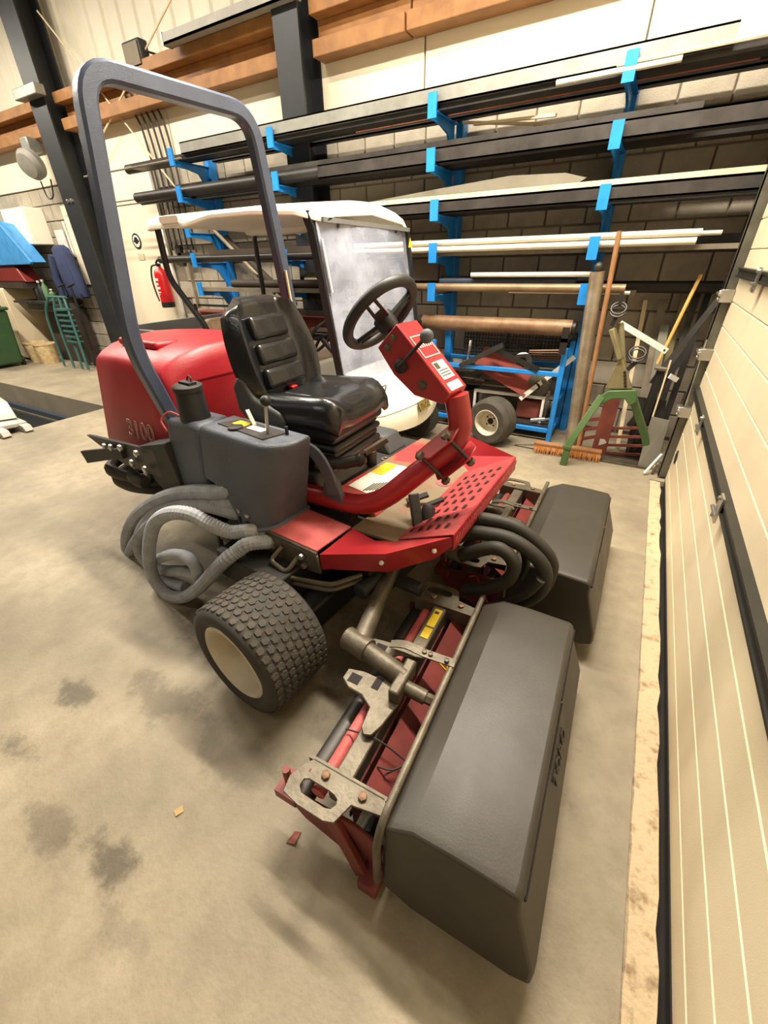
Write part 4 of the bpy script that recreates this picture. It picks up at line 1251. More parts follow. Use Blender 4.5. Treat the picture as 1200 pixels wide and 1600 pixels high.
# ---- reel units : built in room coordinates, brought into the mower's frame
def reel(dx, dy, near):
    T = W2L @ Matrix.Translation((dx, dy, 0))
    if near:
        T = T @ Matrix.Translation((-0.1, 0.95, 0)) @ Matrix.Rotation(math.radians(1.8), 4, 'Z') @ Matrix.Translation((0.1, -0.95, 0))

    def P(name, mb, m_, par, **k):
        return mb.xf(T).build(name, m_, par, **k)
    # basket shell
    y0, y1 = 0.455, 1.42
    sec = [(-0.305, 0.372), (-0.222, 0.422), (-0.1, 0.426), (0.058, 0.418), (0.072, 0.405), (0.078, 0.35), (0.145, 0.15), (0.15, 0.09), (0.10, 0.07), (-0.2, 0.07), (-0.295, 0.10)]
    rows = []
    for (y, k_, dz) in ((y0 - 0.008, 0.965, -0.02), (y0 + 0.02, 1.0, 0), (y0 + 0.3, 1.0, 0), (y1 - 0.3, 1.0, 0), (y1 - 0.02, 1.0, 0), (y1 + 0.008, 0.965, -0.02)):
        row = []
        for (x, z) in sec:
            kx = -0.08 + (x + 0.08) * k_
            kz = 0.26 + (z - 0.26) * k_
            yy = y
            # ends flare out towards the floor
            fl_ = (0.4 - z) * 0.14
            yy = y - fl_ if y < 0.9 else y + fl_
            row.append((kx, yy, kz))
        rows.append(row)
    b = MB().grid(rows, closed_u=True)
    n = len(sec)
    b.f.append(tuple(range(n)))
    b.f.append(tuple(5 * n + i for i in range(n)))
    bk = P('grass_catcher', b, 'basket', mow, smooth=28, bevel=0.007, seg=2)
    # overhanging lip along the front and its dark parting line
    lp_ = MB()
    prev = None
    segs = [(y0 - 0.02, 0.60, 0), (0.60, 0.66, 0.5), (0.66, 1.13, 1), (1.13, 1.19, 0.5), (1.19, y1 + 0.02, 0)]
    for (a, b2, k_) in ((y0 + 0.01, 0.80, 0.0), (0.80, 1.06, 0.02), (1.06, y1 - 0.005, 0.0)):
        z = 0.383 - k_
        x = 0.0745 + k_ * 0.18
        lp_.bar((x, a, z), (x, b2, z), 0.006, 0.012, up=(0.3, 0, 1))
    P('parting_line', lp_, 'grille_hole', bk, smooth=0)
    # mouth rod
    P('mouth_rod', MB().tube(fillet([(-0.30, 0.40, 0.14), (-0.305, 0.415, 0.33), (-0.305, 0.46, 0.39), (-0.312, 1.43, 0.395)], 0.05), 0.0125, 9), 'grimy_steel', bk)
    if near:
        c = Vector((0.1, 0.94, 0.262))
        M_ = T @ basis((0.1085, 0.93, 0.27), (0, 1, 0), (-0.36, 0, 1))
        text('embossed_name', 'TORO', 0.075, 0.0025, M_, 'basket', bk)
    # cutting unit frame
    bm_ = MB().bar((-0.475, 0.47, 0.31), (-0.475, 1.40, 0.31), 0.062, 0.075)
    fr = P('reel_frame', bm_, 'grimy_steel', mow, bevel=0.006)
    P('shield', MB().prism([(-0.415, 0.5, 0.30), (-0.325, 0.5, 0.24), (-0.325, 1.40, 0.24), (-0.415, 1.40, 0.30)], (0, 0, -0.006)), 'reel_red', fr)
    P('shield_back', MB().prism([(-0.44, 0.5, 0.27), (-0.44, 1.4, 0.27), (-0.44, 1.4, 0.1), (-0.44, 0.5, 0.1)], (-0.006, 0, 0)), 'reel_red', fr)
    P('red_tube', MB().tube([(-0.54, 0.46, 0.285), (-0.54, 1.38, 0.285)], 0.024, 12), 'faded_red' if near else 'reel_red', fr)
    P('rear_roller', MB().tube([(-0.60, 0.45, 0.22), (-0.60, 1.40, 0.22)], 0.037, 16), 'dark_steel', fr)
    # reel with blades behind the basket mouth
    rl = MB().tube([(-0.37, 0.48, 0.16), (-0.37, 1.4, 0.16)], 0.02, 8)
    P('reel_shaft', rl, 'dark_steel', fr)
    bl = MB()
    for k_ in range(6):
        pts = []
        for i in range(9):
            a = 2 * PI * k_ / 6 + 1.2 * i / 8
            pts.append((-0.37 + 0.085 * math.cos(a), 0.5 + 0.88 * i / 8, 0.16 + 0.085 * math.sin(a)))
        bl.sweep(pts, [(-0.003, -0.012), (0.003, -0.012), (0.003, 0.012), (-0.003, 0.012)], up=(0, 0, 1))
    P('reel_blades', bl, 'dark_steel', fr, kind='stuff')
    for (ye, s) in ((0.44, 1), (1.41, -1)):
        e = MB().prism([(-0.66, ye, 0.24), (-0.40, ye, 0.275), (-0.33, ye, 0.25), (-0.30, ye, 0.06), (-0.36, ye, 0.03), (-0.46, ye, 0.05), (-0.6, ye, 0.1), (-0.66, ye, 0.17)], (0, 0.012 * s, 0))
        P('end_plate', e, 'reel_red', fr, bevel=0.003, seg=1)
        st_ = MB().bar((-0.475, ye - 0.005 * s, 0.26), (-0.36, ye - 0.03 * s, 0.06), 0.05, 0.022, up=(0, 1, 0))
        P('end_strut', st_, 'reel_red', fr, bevel=0.004)
        P('roller_bracket', MB().box(-0.365, -0.30, ye - 0.06, ye + 0.06, 0.03, 0.085), 'reel_red', fr, bevel=0.005)
        # slotted steel end bracket on the beam
        A0 = [(-0.60, 0.02), (-0.58, 0.045), (-0.45, 0.045), (-0.33, 0.045), (-0.315, 0.03), (-0.32, 0.0), (-0.41, -0.015), (-0.43, -0.075), (-0.46, -0.085), (-0.55, -0.085), (-0.61, -0.075), (-0.62, -0.03)]
        B0 = [(-0.575, -0.02), (-0.56, -0.012), (-0.52, -0.012), (-0.49, -0.012), (-0.47, -0.014), (-0.455, -0.02), (-0.45, -0.035), (-0.458, -0.05), (-0.475, -0.055), (-0.53, -0.055), (-0.56, -0.053), (-0.575, -0.04)]
        zb = 0.352
        out_ = [(x, ye + 0.03 * s + s * y_, zb) for x, y_ in A0]
        inn_ = [(x, ye + 0.03 * s + s * y_, zb) for x, y_ in B0]
        eb = P('slotted_bracket', MB().ring(out_, inn_, (0, 0, 0.008)), 'grimy_steel', fr, bevel=0.002, seg=1)
        P('bracket_flange', MB().box(-0.60, -0.325, ye + 0.07 * s, ye + 0.082 * s, 0.29, 0.36), 'grimy_steel', eb)
        for x in (-0.52, -0.39):
            P('bolt', MB().bolt((x, ye + 0.048 * s, zb + 0.008), (0, 0, 1), 0.014, 0.01), 'rust_pipe', eb)
    # adjuster at the near rear corner
    ad_ = MB().tube([(-0.66, 0.46, 0.2), (-0.66, 0.46, 0.32)], 0.013, 8).tube([(-0.63, 0.47, 0.22), (-0.63, 0.47, 0.31)], 0.01, 8).box(-0.69, -0.61, 0.42, 0.5, 0.2, 0.24).tube([(-0.60, 0.47, 0.3), (-0.57, 0.48, 0.36)], 0.006, 6)
    P('adjuster', ad_, 'reel_red', fr, kind='stuff')
    # pivot yoke in the middle
    za = 0.358
    ypts = [(-0.66, 0.80), (-0.66, 0.845), (-0.60, 0.86), (-0.55, 0.86), (-0.52, 0.90), (-0.455, 0.93), (-0.43, 0.90), (-0.425, 0.80), (-0.44, 0.70), (-0.455, 0.655), (-0.48, 0.645), (-0.50, 0.665), (-0.51, 0.74), (-0.56, 0.77), (-0.62, 0.775)]
    yk = P('pivot_yoke', MB().prism([(x, y, za) for x, y in ypts], (0, 0, 0.014)), 'grimy_steel', fr, bevel=0.003, seg=1)
    for (x, y, a, b2) in ((-0.615, 0.815, 0.022, 0.02), (-0.53, 0.835, 0.014, 0.026)):
        P('yoke_hole', MB().box(x - a, x + a, y - b2, y + b2, za + 0.0135, za + 0.0155), 'grille_hole', yk)
    y2 = [(-0.66, 0.985), (-0.65, 1.02), (-0.58, 1.03), (-0.44, 1.06), (-0.42, 1.02), (-0.52, 0.99), (-0.55, 0.95), (-0.63, 0.945)]
    yk2 = P('upper_yoke', MB().prism([(x, y, za) for x, y in y2], (0, 0, 0.012)), 'grimy_steel', fr, bevel=0.003, seg=1)
    P('yoke_hole', MB().box(-0.62, -0.575, 0.975, 1.005, za + 0.0115, za + 0.0135), 'grille_hole', yk2)
    P('pivot_block', MB().box(-0.465, -0.425, 0.79, 0.95, 0.35, 0.43), 'grimy_steel', fr, bevel=0.008)
    P('pivot_nut', MB().tube([(-0.43, 0.86, 0.385), (-0.35, 0.86, 0.375)], 0.026, 12).bolt((-0.352, 0.86, 0.375), (1, 0, 0), 0.02, 0.03), 'grimy_steel', fr)
    la = P('latch_strap', MB().sweep(spl([(-0.56, 1.0, 0.40), (-0.5, 1.01, 0.415), (-0.42, 1.01, 0.41), (-0.30, 1.02, 0.405)], 5), [(-0.018, -0.003), (0.018, -0.003), (0.018, 0.003), (-0.018, 0.003)], up=(0, 0, 1)), 'grimy_steel', fr)
    for x in (-0.42, -0.395, -0.33):
        P('bolt', MB().bolt((x, 1.012, 0.412), (0, 0, 1), 0.01, 0.008), 'grimy_steel', la)
    P('wire_clip', MB().tube(spl([(-0.56, 0.66, 0.32), (-0.44, 0.66, 0.355), (-0.35, 0.67, 0.30), (-0.31, 0.66, 0.3)], 3), 0.003, 5).tube(spl([(-0.41, 0.61, 0.3), (-0.36, 0.62, 0.305), (-0.33, 0.66, 0.3), (-0.38, 0.60, 0.29)], 3), 0.003, 5), 'dark_steel', fr, kind='stuff')
    if near:
        for (ya, yb) in ((1.2, 1.31), (1.13, 1.19)):
            P('yellow_decal', MB().box(-0.49, -0.455, ya, yb, 0.3485, 0.3500), 'sticker_yellow', fr)
        P('decal_mark', MB().box(-0.485, -0.465, 1.28, 1.295, 0.3501, 0.3506), 'print_dark', fr)
        tri = [(-0.385, 1.09, 0.2825), (-0.345, 1.085, 0.256), (-0.36, 1.135, 0.266)]
        ce = sum((Vector(p) for p in tri), Vector()) / 3
        P('warning_triangle', MB().ring([Vector(p) for p in tri], [ce + (Vector(p) - ce) * 0.72 for p in tri], (0, 0, 0.002)), 'sticker_yellow', fr, smooth=0)
    # lift arm
    lf = MB().tube(fillet([(-0.80, 1.75, 0.52), (-0.69, 1.06, 0.41), (-0.665, 0.935, 0.40), (-0.44, 0.885, 0.395)], 0.03, 3) if near else [(-0.80, 0.55, 0.5), (-0.67, 0.92, 0.40), (-0.45, 0.88, 0.395)], 0.038, 14)
    P('lift_arm', lf, 'grimy_steel', mow, smooth=60)
    P('arm_eye', MB().tube([(-0.73, 0.95, 0.40), (-0.62, 0.93, 0.40)], 0.046, 14), 'grimy_steel', mow)


reel(0, 0, True)
reel(0.015, 1.27, False)
# centre reel, mostly hidden under the platform
cr = MB().box(-0.75, -0.45, -0.42, 0.42, 0.08, 0.26).box(-0.45, -0.14, -0.42, 0.42, 0.1, 0.36)
cr.build('centre_reel', 'reel_red', mow, bevel=0.02)


# ---- hoses
def hose(pts, r, m_, name, rib=False, n_=8):
    S = spl(pts, n_)
    mb = MB()
    if rib:
        # corrugated sleeve
        L = [0.0]
        for a, b2 in zip(S[:-1], S[1:]):
            L.append(L[-1] + (b2 - a).length)
        tot = L[-1]
        N = int(tot / 0.009)
        Q = []
        k_ = 0
        for i in range(N + 1):
            s = tot * i / N
            while k_ < len(L) - 2 and L[k_ + 1] < s:
                k_ += 1
            t = (s - L[k_]) / max(1e-9, L[k_ + 1] - L[k_])
            Q.append(S[k_].lerp(S[k_ + 1], t))
        kk = 12
        mb.sweep(Q, [(math.cos(2 * PI * i / kk), math.sin(2 * PI * i / kk)) for i in range(kk)])
        # scale every ring about its centre
        for i in range(N + 1):
            rr = r * (1.0 if i % 2 else 0.9)
            for q in range(kk):
                v = mb.v[i * kk + q]
                mb.v[i * kk + q] = Q[i] + (v - Q[i]) * rr
    else:
        mb.tube(S, r, 10)
    return mb.build(name, m_, mow, smooth=80 if not rib else 0)


hose([(-0.3, -0.42, 0.765), (-0.427, -0.54, 0.765), (-0.527, -0.567, 0.736), (-0.659, -0.593, 0.712), (-0.874, -0.627, 0.643), (-1.132, -0.662, 0.508), (-1.42, -0.684, 0.297), (-1.65, -0.693, 0.044), (-1.666, -0.696, -0.149), (-1.486, -0.678, -0.189), (-1.282, -0.66, -0.138)], 0.04, 'hose_grey', 'hydraulic_hose', True)
hose([(-0.3, -0.42, 0.697), (-0.414, -0.54, 0.697), (-0.546, -0.57, 0.673), (-0.751, -0.6, 0.61), (-0.949, -0.65, 0.521), (-1.193, -0.7, 0.351), (-1.559, -0.71, 0.037), (-1.727, -0.72, -0.202), (-1.632, -0.7, -0.28), (-1.373, -0.68, -0.191)], 0.036, 'hose_grey', 'hydraulic_hose', True)
hose([(-0.25, -0.42, 0.653), (-0.385, -0.55, 0.653), (-0.49, -0.578, 0.651), (-0.621, -0.606, 0.651), (-0.817, -0.636, 0.602), (-1.067, -0.668, 0.481), (-1.259, -0.7, 0.317), (-1.414, -0.708, 0.122), (-1.359, -0.716, 0.03), (-1.175, -0.716, 0.049), (-0.838, -0.708, 0.184), (-0.7, -0.7, 0.211)], 0.036, 'hose_grey', 'hydraulic_hose', True)
hose([(-0.1, -0.40, 0.58), (-0.261, -0.56, 0.593), (-0.27, -0.603, 0.624), (-0.364, -0.646, 0.605), (-0.455, -0.689, 0.643), (-0.535, -0.731, 0.691), (-0.669, -0.766, 0.663), (-0.847, -0.783, 0.536), (-0.999, -0.8, 0.303), (-1.073, -0.8, 0.093), (-0.976, -0.8, 0.01), (-0.795, -0.789, 0.071), (-0.578, -0.771, 0.244), (-0.34, -0.74, 0.488), (-0.278, -0.68, 0.552), (-0.223, -0.62, 0.583), (-0.12, -0.40, 0.50)], 0.036, 'hose_grey', 'hydraulic_hose', True)
hose([(-1.04, -0.74, 0.215), (-0.845, -0.74, 0.326), (-0.679, -0.74, 0.376), (-0.617, -0.74, 0.33), (-0.644, -0.74, 0.256)], 0.032, 'hose_grey', 'hydraulic_hose', False)
hose([(-1.121, -0.72, 0.066), (-0.837, -0.72, 0.189), (-0.66, -0.72, 0.235)], 0.03, 'hose_grey', 'hydraulic_hose', False)
hose([(-1.113, -0.74, 0.017), (-0.963, -0.735, 0.045), (-0.857, -0.73, 0.069)], 0.034, 'hose_grey', 'hydraulic_hose', False)
hose([(-0.25, -0.42, 0.526), (-0.243, -0.55, 0.526), (-0.385, -0.55, 0.42), (-0.434, -0.55, 0.322), (-0.42, -0.55, 0.239)], 0.02, 'hose_grey', 'hydraulic_hose', False)
hose([(-1.806, -0.62, 0.007), (-1.961, -0.63, -0.107), (-2.038, -0.64, -0.333), (-1.911, -0.65, -0.431), (-1.574, -0.66, -0.329)], 0.036, 'hose_grey', 'hydraulic_hose', False)
hose([(0.475, 0.012, 0.539), (0.584, 0.023, 0.657), (0.672, 0.032, 0.68), (0.776, 0.043, 0.674), (0.861, 0.052, 0.63), (0.931, 0.06, 0.567), (0.954, 0.062, 0.489), (0.931, 0.06, 0.361), (0.867, 0.053, 0.28), (0.803, 0.046, 0.251)], 0.03, 'hose_black', 'front_hose')
hose([(0.49, -0.047, 0.529), (0.576, -0.038, 0.613), (0.672, -0.028, 0.64), (0.777, -0.017, 0.644), (0.874, -0.007, 0.602), (0.933, -0.001, 0.539), (0.945, 0.001, 0.453), (0.912, -0.003, 0.366), (0.831, -0.011, 0.281)], 0.033, 'hose_black', 'front_hose')
hose([(0.584, -0.098, 0.524), (0.717, -0.084, 0.615), (0.779, -0.077, 0.612), (0.822, -0.073, 0.565), (0.82, -0.073, 0.496), (0.782, -0.077, 0.436), (0.7, -0.085, 0.371), (0.616, -0.094, 0.326)], 0.031, 'hose_black', 'front_hose')
hose([(0.474, 0.092, 0.473), (0.587, 0.104, 0.594), (0.706, 0.116, 0.587), (0.791, 0.125, 0.522), (0.824, 0.129, 0.438), (0.809, 0.127, 0.34)], 0.02, 'hose_black', 'front_hose')
hose([(0.937, -0.04, 0.512), (0.897, -0.045, 0.421), (0.836, -0.051, 0.351), (0.784, -0.056, 0.291)], 0.022, 'hose_black', 'front_hose')
# linkage behind the front wheel
MB().tube([(-0.52, -0.60, 0.50), (-0.40, -0.58, 0.47)], 0.022, 10).tube([(-0.40, -0.58, 0.47), (-0.28, -0.5, 0.44)], 0.034, 10).build('linkage_pin', 'grimy_steel', mow, kind='stuff')
MB().tube(fillet([(-0.56, -0.6, 0.52), (-0.57, -0.6, 0.40), (-0.48, -0.56, 0.36), (-0.36, -0.5, 0.36)], 0.03), 0.014, 8).build('linkage_rod', 'dark_steel', mow)
MB().tube([(-0.95, -0.35, 0.42), (-0.2, -0.5, 0.36)], 0.04, 10).build('axle_tube', 'chassis', mow)

# ------------------------------------------------------------------ golf cart behind the mower
CX, CY = -2.8, 3.5
cart = thing('golf_cart', 'white golf cart with hard roof and scratched windscreen behind the red mower', 'golf cart', (CX, CY, 0))
CT = Matrix.Translation((-CX, -CY, 0))


def CP(name, mb, m_, par=None, **k):
    return mb.xf(CT).build(name, m_, par or cart, **k)


# roof shell
rows = []
xs = [-4.09, -4.05, -3.9, -3.45, -3.30, -3.15, -2.7, -2.3, -2.16, -2.11]
for x in xs:
    hw = 0.75 if -4.0 < x < -2.2 else 0.68
    if x == -4.09 or x == -2.11:
        hw = 0.62
    low = 1.965 if x < -3.3 else (1.985 if x < -3.2 else 2.005)
    if x > -2.2:
        low = 1.985
    top = 2.075
    row = []
    y0 = 3.52
    for (u, z) in ((-1.0, low), (-1.0, low + 0.035), (-0.93, top - 0.015), (-0.7, top + 0.01), (-0.35, top + 0.025), (0, top + 0.03), (0.35, top + 0.025), (0.7, top + 0.01), (0.93, top - 0.015), (1.0, low + 0.035), (1.0, low), (0.9, low + 0.01), (0.85, 2.02), (0, 2.03), (-0.85, 2.02), (-0.9, low + 0.01)):
        e = 0.0
        if x in (-4.09, -2.11):
            z = low + (z - low) * 0.55
        sag = -0.05 * max(0, (x + 2.5) / 0.4) * u * u if x > -2.5 else 0
        row.append((x, y0 + hw * u, z + sag))
    rows.append(row)
rf = MB().grid(rows, closed_u=True)
n = len(rows[0])
rf.f.append(tuple(range(n)))
rf.f.append(tuple((len(rows) - 1) * n + i for i in range(n)))
roof = CP('roof', rf, 'cart_white', smooth=45, bevel=0.008, seg=2)
CP('hand_hole', MB().prism([(x, 2.763, z) for x, z in rect((-3.63, 2.025), 0.24, 0.05, 0.02)], (0, 0.01, 0)), 'cream_cushion', roof)
# pillars
CP('front_pillar', MB().sweep([(-2.24, 2.84, 2.0), (-2.2, 2.84, 1.9), (-2.03, 2.85, 0.8)], [(-0.025, -0.03), (0.025, -0.03), (0.025, 0.03), (-0.025, 0.03)]), 'cart_black')
CP('front_pillar', MB().sweep([(-2.2, 4.22, 1.98), (-2.16, 4.22, 1.9), (-2.01, 4.22, 0.8)], [(-0.025, -0.03), (0.025, -0.03), (0.025, 0.03), (-0.025, 0.03)]), 'cart_black')
CP('rear_pillar', MB().tube(fillet([(-3.93, 2.86, 1.99), (-3.94, 2.86, 1.60), (-3.58, 2.86, 1.2), (-3.5, 2.86, 0.9)], 0.1), 0.027, 8), 'cart_black')
CP('rear_pillar', MB().tube(fillet([(-4.05, 4.2, 2.0), (-4.1, 4.2, 1.95), (-4.08, 4.2, 1.36), (-4.32, 4.2, 1.2), (-4.32, 4.2, 0.9)], 0.05), 0.027, 8), 'cart_black')
# windscreen
ws = MB()
rows = []
for k_ in range(2):
    z = 0.83 if k_ == 0 else 1.955
    row = []
    for i in range(13):
        v = -1 + 2 * i / 12
        x = (-2.0 if k_ == 0 else -2.165) + 0.05 * (1 - v * v)
        row.append((x, 3.53 + 0.69 * v, z - (0.015 if k_ else 0) * v * v))
    rows.append(row)
ws.grid(rows)
rows2 = [[(p[0] - 0.005, p[1], p[2]) for p in r] for r in rows]
ws.grid(rows2)
wind = CP('windscreen', ws, 'scratched_perspex', smooth=60)
CP('warning_triangle', MB().prism([(-2.083, 4.12, 1.80), (-2.083, 4.2, 1.80), (-2.09, 4.16, 1.875)], (0.004, 0, 0)), 'sticker_yellow', wind)
CP('edge_tape', MB().bar((-2.13, 2.848, 1.84), (-2.075, 2.85, 1.5), 0.018, 0.01), 'label_white', wind)
for (y, z) in ((3.05, 1.925), (3.95, 1.92)):
    CP('screen_bolt', MB().bolt((-2.125, y, z), (1, 0, 0), 0.014, 0.008), 'black_plastic', wind)
CP('header_strip', MB().bar((-2.12, 2.86, 1.955), (-2.12, 4.2, 1.94), 0.02, 0.03), 'cart_bed', wind)
# cowl
rows = []
NYc = 16
for s in range(9):
    row = []
    for j in range(NYc + 1):
        v = -1 + 2 * j / NYc
        y = 3.53 + 0.74 * v
        xf_ = -1.60 - 0.17 * v * v - 0.12 * max(0, abs(v) - 0.8) / 0.2
        prof = [(-2.06, 0.90), (-2.04, 0.86), (-1.99, 0.84), (None, 0.74, 0.55), (None, 0.64, 0.8), (None, 0.57, 0.93), (None, 0.53, 0.985), (None, 0.45, 1.0), (None, 0.36, 0.97)][s]
        if prof[0] is None:
            x = -1.99 + (xf_ + 1.99) * prof[2]
            z = prof[1]
        else:
            x, z = prof
        if s == 8:
            z -= -0.10 * (v * v)
        row.append((x, y, z))
    rows.append(row)
cw = MB().grid(rows)
o_ = len(cw.v)
cowl = CP('front_cowl', cw, 'cart_white', smooth=60, bevel=0)
for s in (1,):
    CP('cowl_seam', MB().tube(spl([(p[0] + 0.003, p[1], p[2]) for p in rows[5]], 1), 0.003, 4), 'cart_bed', cowl)
CP('inner_dash', MB().box(-2.12, -2.05, 2.85, 4.2, 0.5, 0.88).box(-2.9, -2.05, 2.85, 4.2, 0.28, 0.34), 'cart_black')
bd = MB().box(-0.005, 0.005, -0.11, 0.11, -0.045, 0.045)
BMx = Matrix.Translation((-1.592, 3.5, 0.545)) @ Matrix.Rotation(math.radians(-22), 4, 'Y')
bdo = CP('name_badge', bd.xf(BMx), 'badge_dark', bevel=0.003)
fr_ = MB().ring([(0.006, y, z) for y, z in ((-0.105, -0.04), (0.105, -0.04), (0.105, 0.04), (-0.105, 0.04))], [(0.006, y, z) for y, z in ((-0.098, -0.033), (0.098, -0.033), (0.098, 0.033), (-0.098, 0.033))], (0.002, 0, 0)).xf(BMx)
CP('badge_frame', fr_, 'gold', bdo)
text('badge_name', 'EZGO', 0.072, 0.002, CT @ BMx @ basis((0.007, 0, -0.002), (0, 1, 0), (0, 0, 1)), 'gold', bdo)
hl = MB().box(-0.03, 0.03, -0.06, 0.06, -0.04, 0.04)
HM = Matrix.Translation((-1.80, 3.03, 0.71)) @ Matrix.Rotation(math.radians(-35), 4, 'Y')
hlo = CP('screen_latch', hl.xf(HM), 'dark_steel', bevel=0.008)
CP('latch_loop', MB().tube(fillet([(0.03, -0.04, 0), (0.09, -0.04, 0.05), (0.09, 0.05, 0.05), (0.03, 0.05, 0)], 0.02), 0.008, 6).xf(HM), 'bright_steel', hlo)
CP('latch_knob', MB().tube([(0.0, -0.02, -0.05), (0.05, -0.02, -0.08)], 0.018, 8).xf(HM), 'zinc_tube', hlo)
# steering wheel of the cart
cwl = [(-2.5 + 0.10 * math.cos(a), 3.2 + 0.17 * math.sin(a), 1.12 + 0.14 * math.cos(a)) for a in [2 * PI * i / 28 for i in range(28)]]
cs = MB().tube(cwl, 0.014, 8, closed=True)
cso = CP('cart_steering_wheel', cs, 'cart_black', smooth=60)
CP('cart_spokes', MB().bar((-2.5, 3.03, 1.12), (-2.5, 3.37, 1.12), 0.03, 0.014).bar((-2.5, 3.2, 1.12), (-2.6, 3.2, 0.98), 0.03, 0.014).tube([(-2.48, 3.2, 1.1), (-2.1, 3.2, 0.75)], 0.022, 8), 'cart_black', cso)
# seat, tub and cargo bed
CP('cart_seat', MB().box(-3.5, -2.95, 2.92, 4.12, 0.78, 0.92), 'cream_cushion', bevel=0.04, seg=3)
cs2 = CP('cart_seat_back', MB().hexa([(-3.62, 2.95, 0.95), (-3.5, 2.95, 0.95), (-3.5, 4.1, 0.95), (-3.62, 4.1, 0.95), (-3.74, 2.95, 1.24), (-3.63, 2.95, 1.26), (-3.63, 4.1, 1.26), (-3.74, 4.1, 1.24)]), 'cream_cushion', bevel=0.035, seg=3)
CP('body_tub', MB().box(-3.75, -2.9, 2.84, 4.2, 0.3, 0.78).box(-4.7, -3.75, 2.84, 4.2, 0.42, 0.8), 'cart_white', bevel=0.03, seg=3)
b_ = MB().box(-4.86, -4.83, 2.82, 4.22, 0.8, 1.15).box(-4.86, -3.78, 2.82, 2.85, 0.8, 1.13).box(-4.86, -3.78, 4.19, 4.22, 0.8, 1.13).box(-3.81, -3.78, 2.82, 4.22, 0.8, 1.15).box(-4.86, -3.78, 2.82, 4.22, 0.8, 0.83)
CP('cargo_bed', b_, 'cart_bed', bevel=0.005, seg=1)
for (x, y) in ((-1.92, 2.98), (-1.92, 4.05), (-4.3, 2.98), (-4.3, 4.05)):
    w_ = MB().lathe([(0.12, -0.08), (0.2, -0.09), (0.228, -0.06), (0.23, 0.06), (0.2, 0.09), (0.12, 0.08)], (x, y, 0.23), (0, 1, 0), 32, capped=False)
    wo = CP('cart_tyre', w_, 'rubber_side', smooth=40)
    CP('cart_rim', MB().lathe([(0.12, -0.075), (0.11, -0.03), (0.03, -0.02), (0.001, -0.03)], (x, y, 0.23), (0, 1, 0), 24, capped=False).lathe([(0.12, 0.075), (0.11, 0.03), (0.001, 0.02)], (x, y, 0.23), (0, 1, 0), 24, capped=False), 'galv', wo)
CP('under_frame', MB().box(-4.6, -1.9, 3.2, 3.9, 0.25, 0.32), 'cart_black')

# ------------------------------------------------------------------ scrap stand
ss = thing('scrap_stand', 'blue steel frame stand full of scrap under the rusty pipe', 'stand', (-1.2, 4.66, 0))
for (x, y) in ((0.62, -0.16), (0.62, 0.3), (-0.75, -0.16), (-0.75, 0.3)):
    MB().box(x - 0.025, x + 0.025, y - 0.025, y + 0.025, 0, 0.95).build('post', 'rack_blue', ss, bevel=0.005)
for (z, y) in ((0.70, -0.16), (0.12, -0.16), (0.70, 0.3), (0.12, 0.3)):
    MB().box(-0.725, 0.595, y - 0.02, y + 0.02, z - 0.022, z + 0.022).build('rail', 'rack_blue', ss, bevel=0.005)
for (x, z) in ((0.62, 0.12), (0.62, 0.42), (-0.75, 0.12)):
    MB().box(x - 0.02, x + 0.02, -0.135, 0.275, z - 0.02, z + 0.02).build('cross_rail', 'rack_blue', ss, bevel=0.005)
MB().box(-0.72, 0.6, -0.13, 0.28, 0.142, 0.155).build('shelf_plate', 'dark_steel', ss)


def scrap(name, label, cat, mb, m_, **k):
    return mb.build(name, m_, None, label=label, category=cat, **k)


# white inner frame
wfm = thing('steel_trestle', 'small white steel frame carrying scrap inside the blue stand', 'frame', (-1.1, 4.72, 0.157))
MB().box(-0.38, 0.4, -0.11, -0.08, 0.25, 0.28).build('rail', 'label_white', wfm)
MB().box(-0.38, 0.4, 0.12, 0.15, 0.25, 0.28).build('rail', 'label_white', wfm)
for x in (-0.38, 0.37):
    for y in (-0.11, 0.12):
        MB().box(x, x + 0.025, y, y + 0.03, 0, 0.25).build('leg', 'label_white', wfm)
MB().box(-0.36, 0.38, -0.08, 0.12, 0.262, 0.27).build('shelf', 'grey_wood', wfm)
# red trough, tipped on its side
TM = Matrix.Translation((-1.15, 4.72, 0.65)) @ Matrix.Rotation(math.radians(24), 4, 'Y') @ Matrix.Rotation(math.radians(-18), 4, 'X')
tr_ = MB().box(-0.32, 0.3, -0.13, -0.12, -0.14, 0.09).box(-0.32, 0.3, 0.12, 0.13, -0.14, 0.09).box(-0.32, 0.3, -0.13, 0.13, -0.15, -0.14).box(-0.33, -0.32, -0.13, 0.13, -0.15, 0.09).box(0.3, 0.31, -0.13, 0.13, -0.15, 0.0).xf(TM)
scrap('scrap_trough', 'rusty red metal trough tipped over in the blue stand', 'trough', tr_, 'box_red')
d1 = thing('brake_disc', 'bright silver brake disc lying in the red trough', 'disc', (-1.02, 4.7, 0.74))
DM = Matrix.Rotation(math.radians(-58), 4, 'X') @ Matrix.Rotation(math.radians(15), 4, 'Y')
ri = [(math.cos(2 * PI * i / 32), math.sin(2 * PI * i / 32)) for i in range(32)]
MB().ring([(0.11 * a, 0.11 * b2, 0) for a, b2 in ri], [(0.06 * a, 0.06 * b2, 0) for a, b2 in ri], (0, 0, 0.008)).xf(DM.inverted()).build('rotor', 'bright_steel', d1)
MB().lathe([(0.062, -0.02), (0.06, 0.004), (0.03, 0.008)], (0, 0, 0), (0, 0, 1), 20).xf(DM.inverted()).build('carrier', 'dark_steel', d1)
d2 = thing('wheel_drum', 'grimy round brake drum beside the right post of the blue stand', 'drum', (-0.80, 4.6, 0.43))
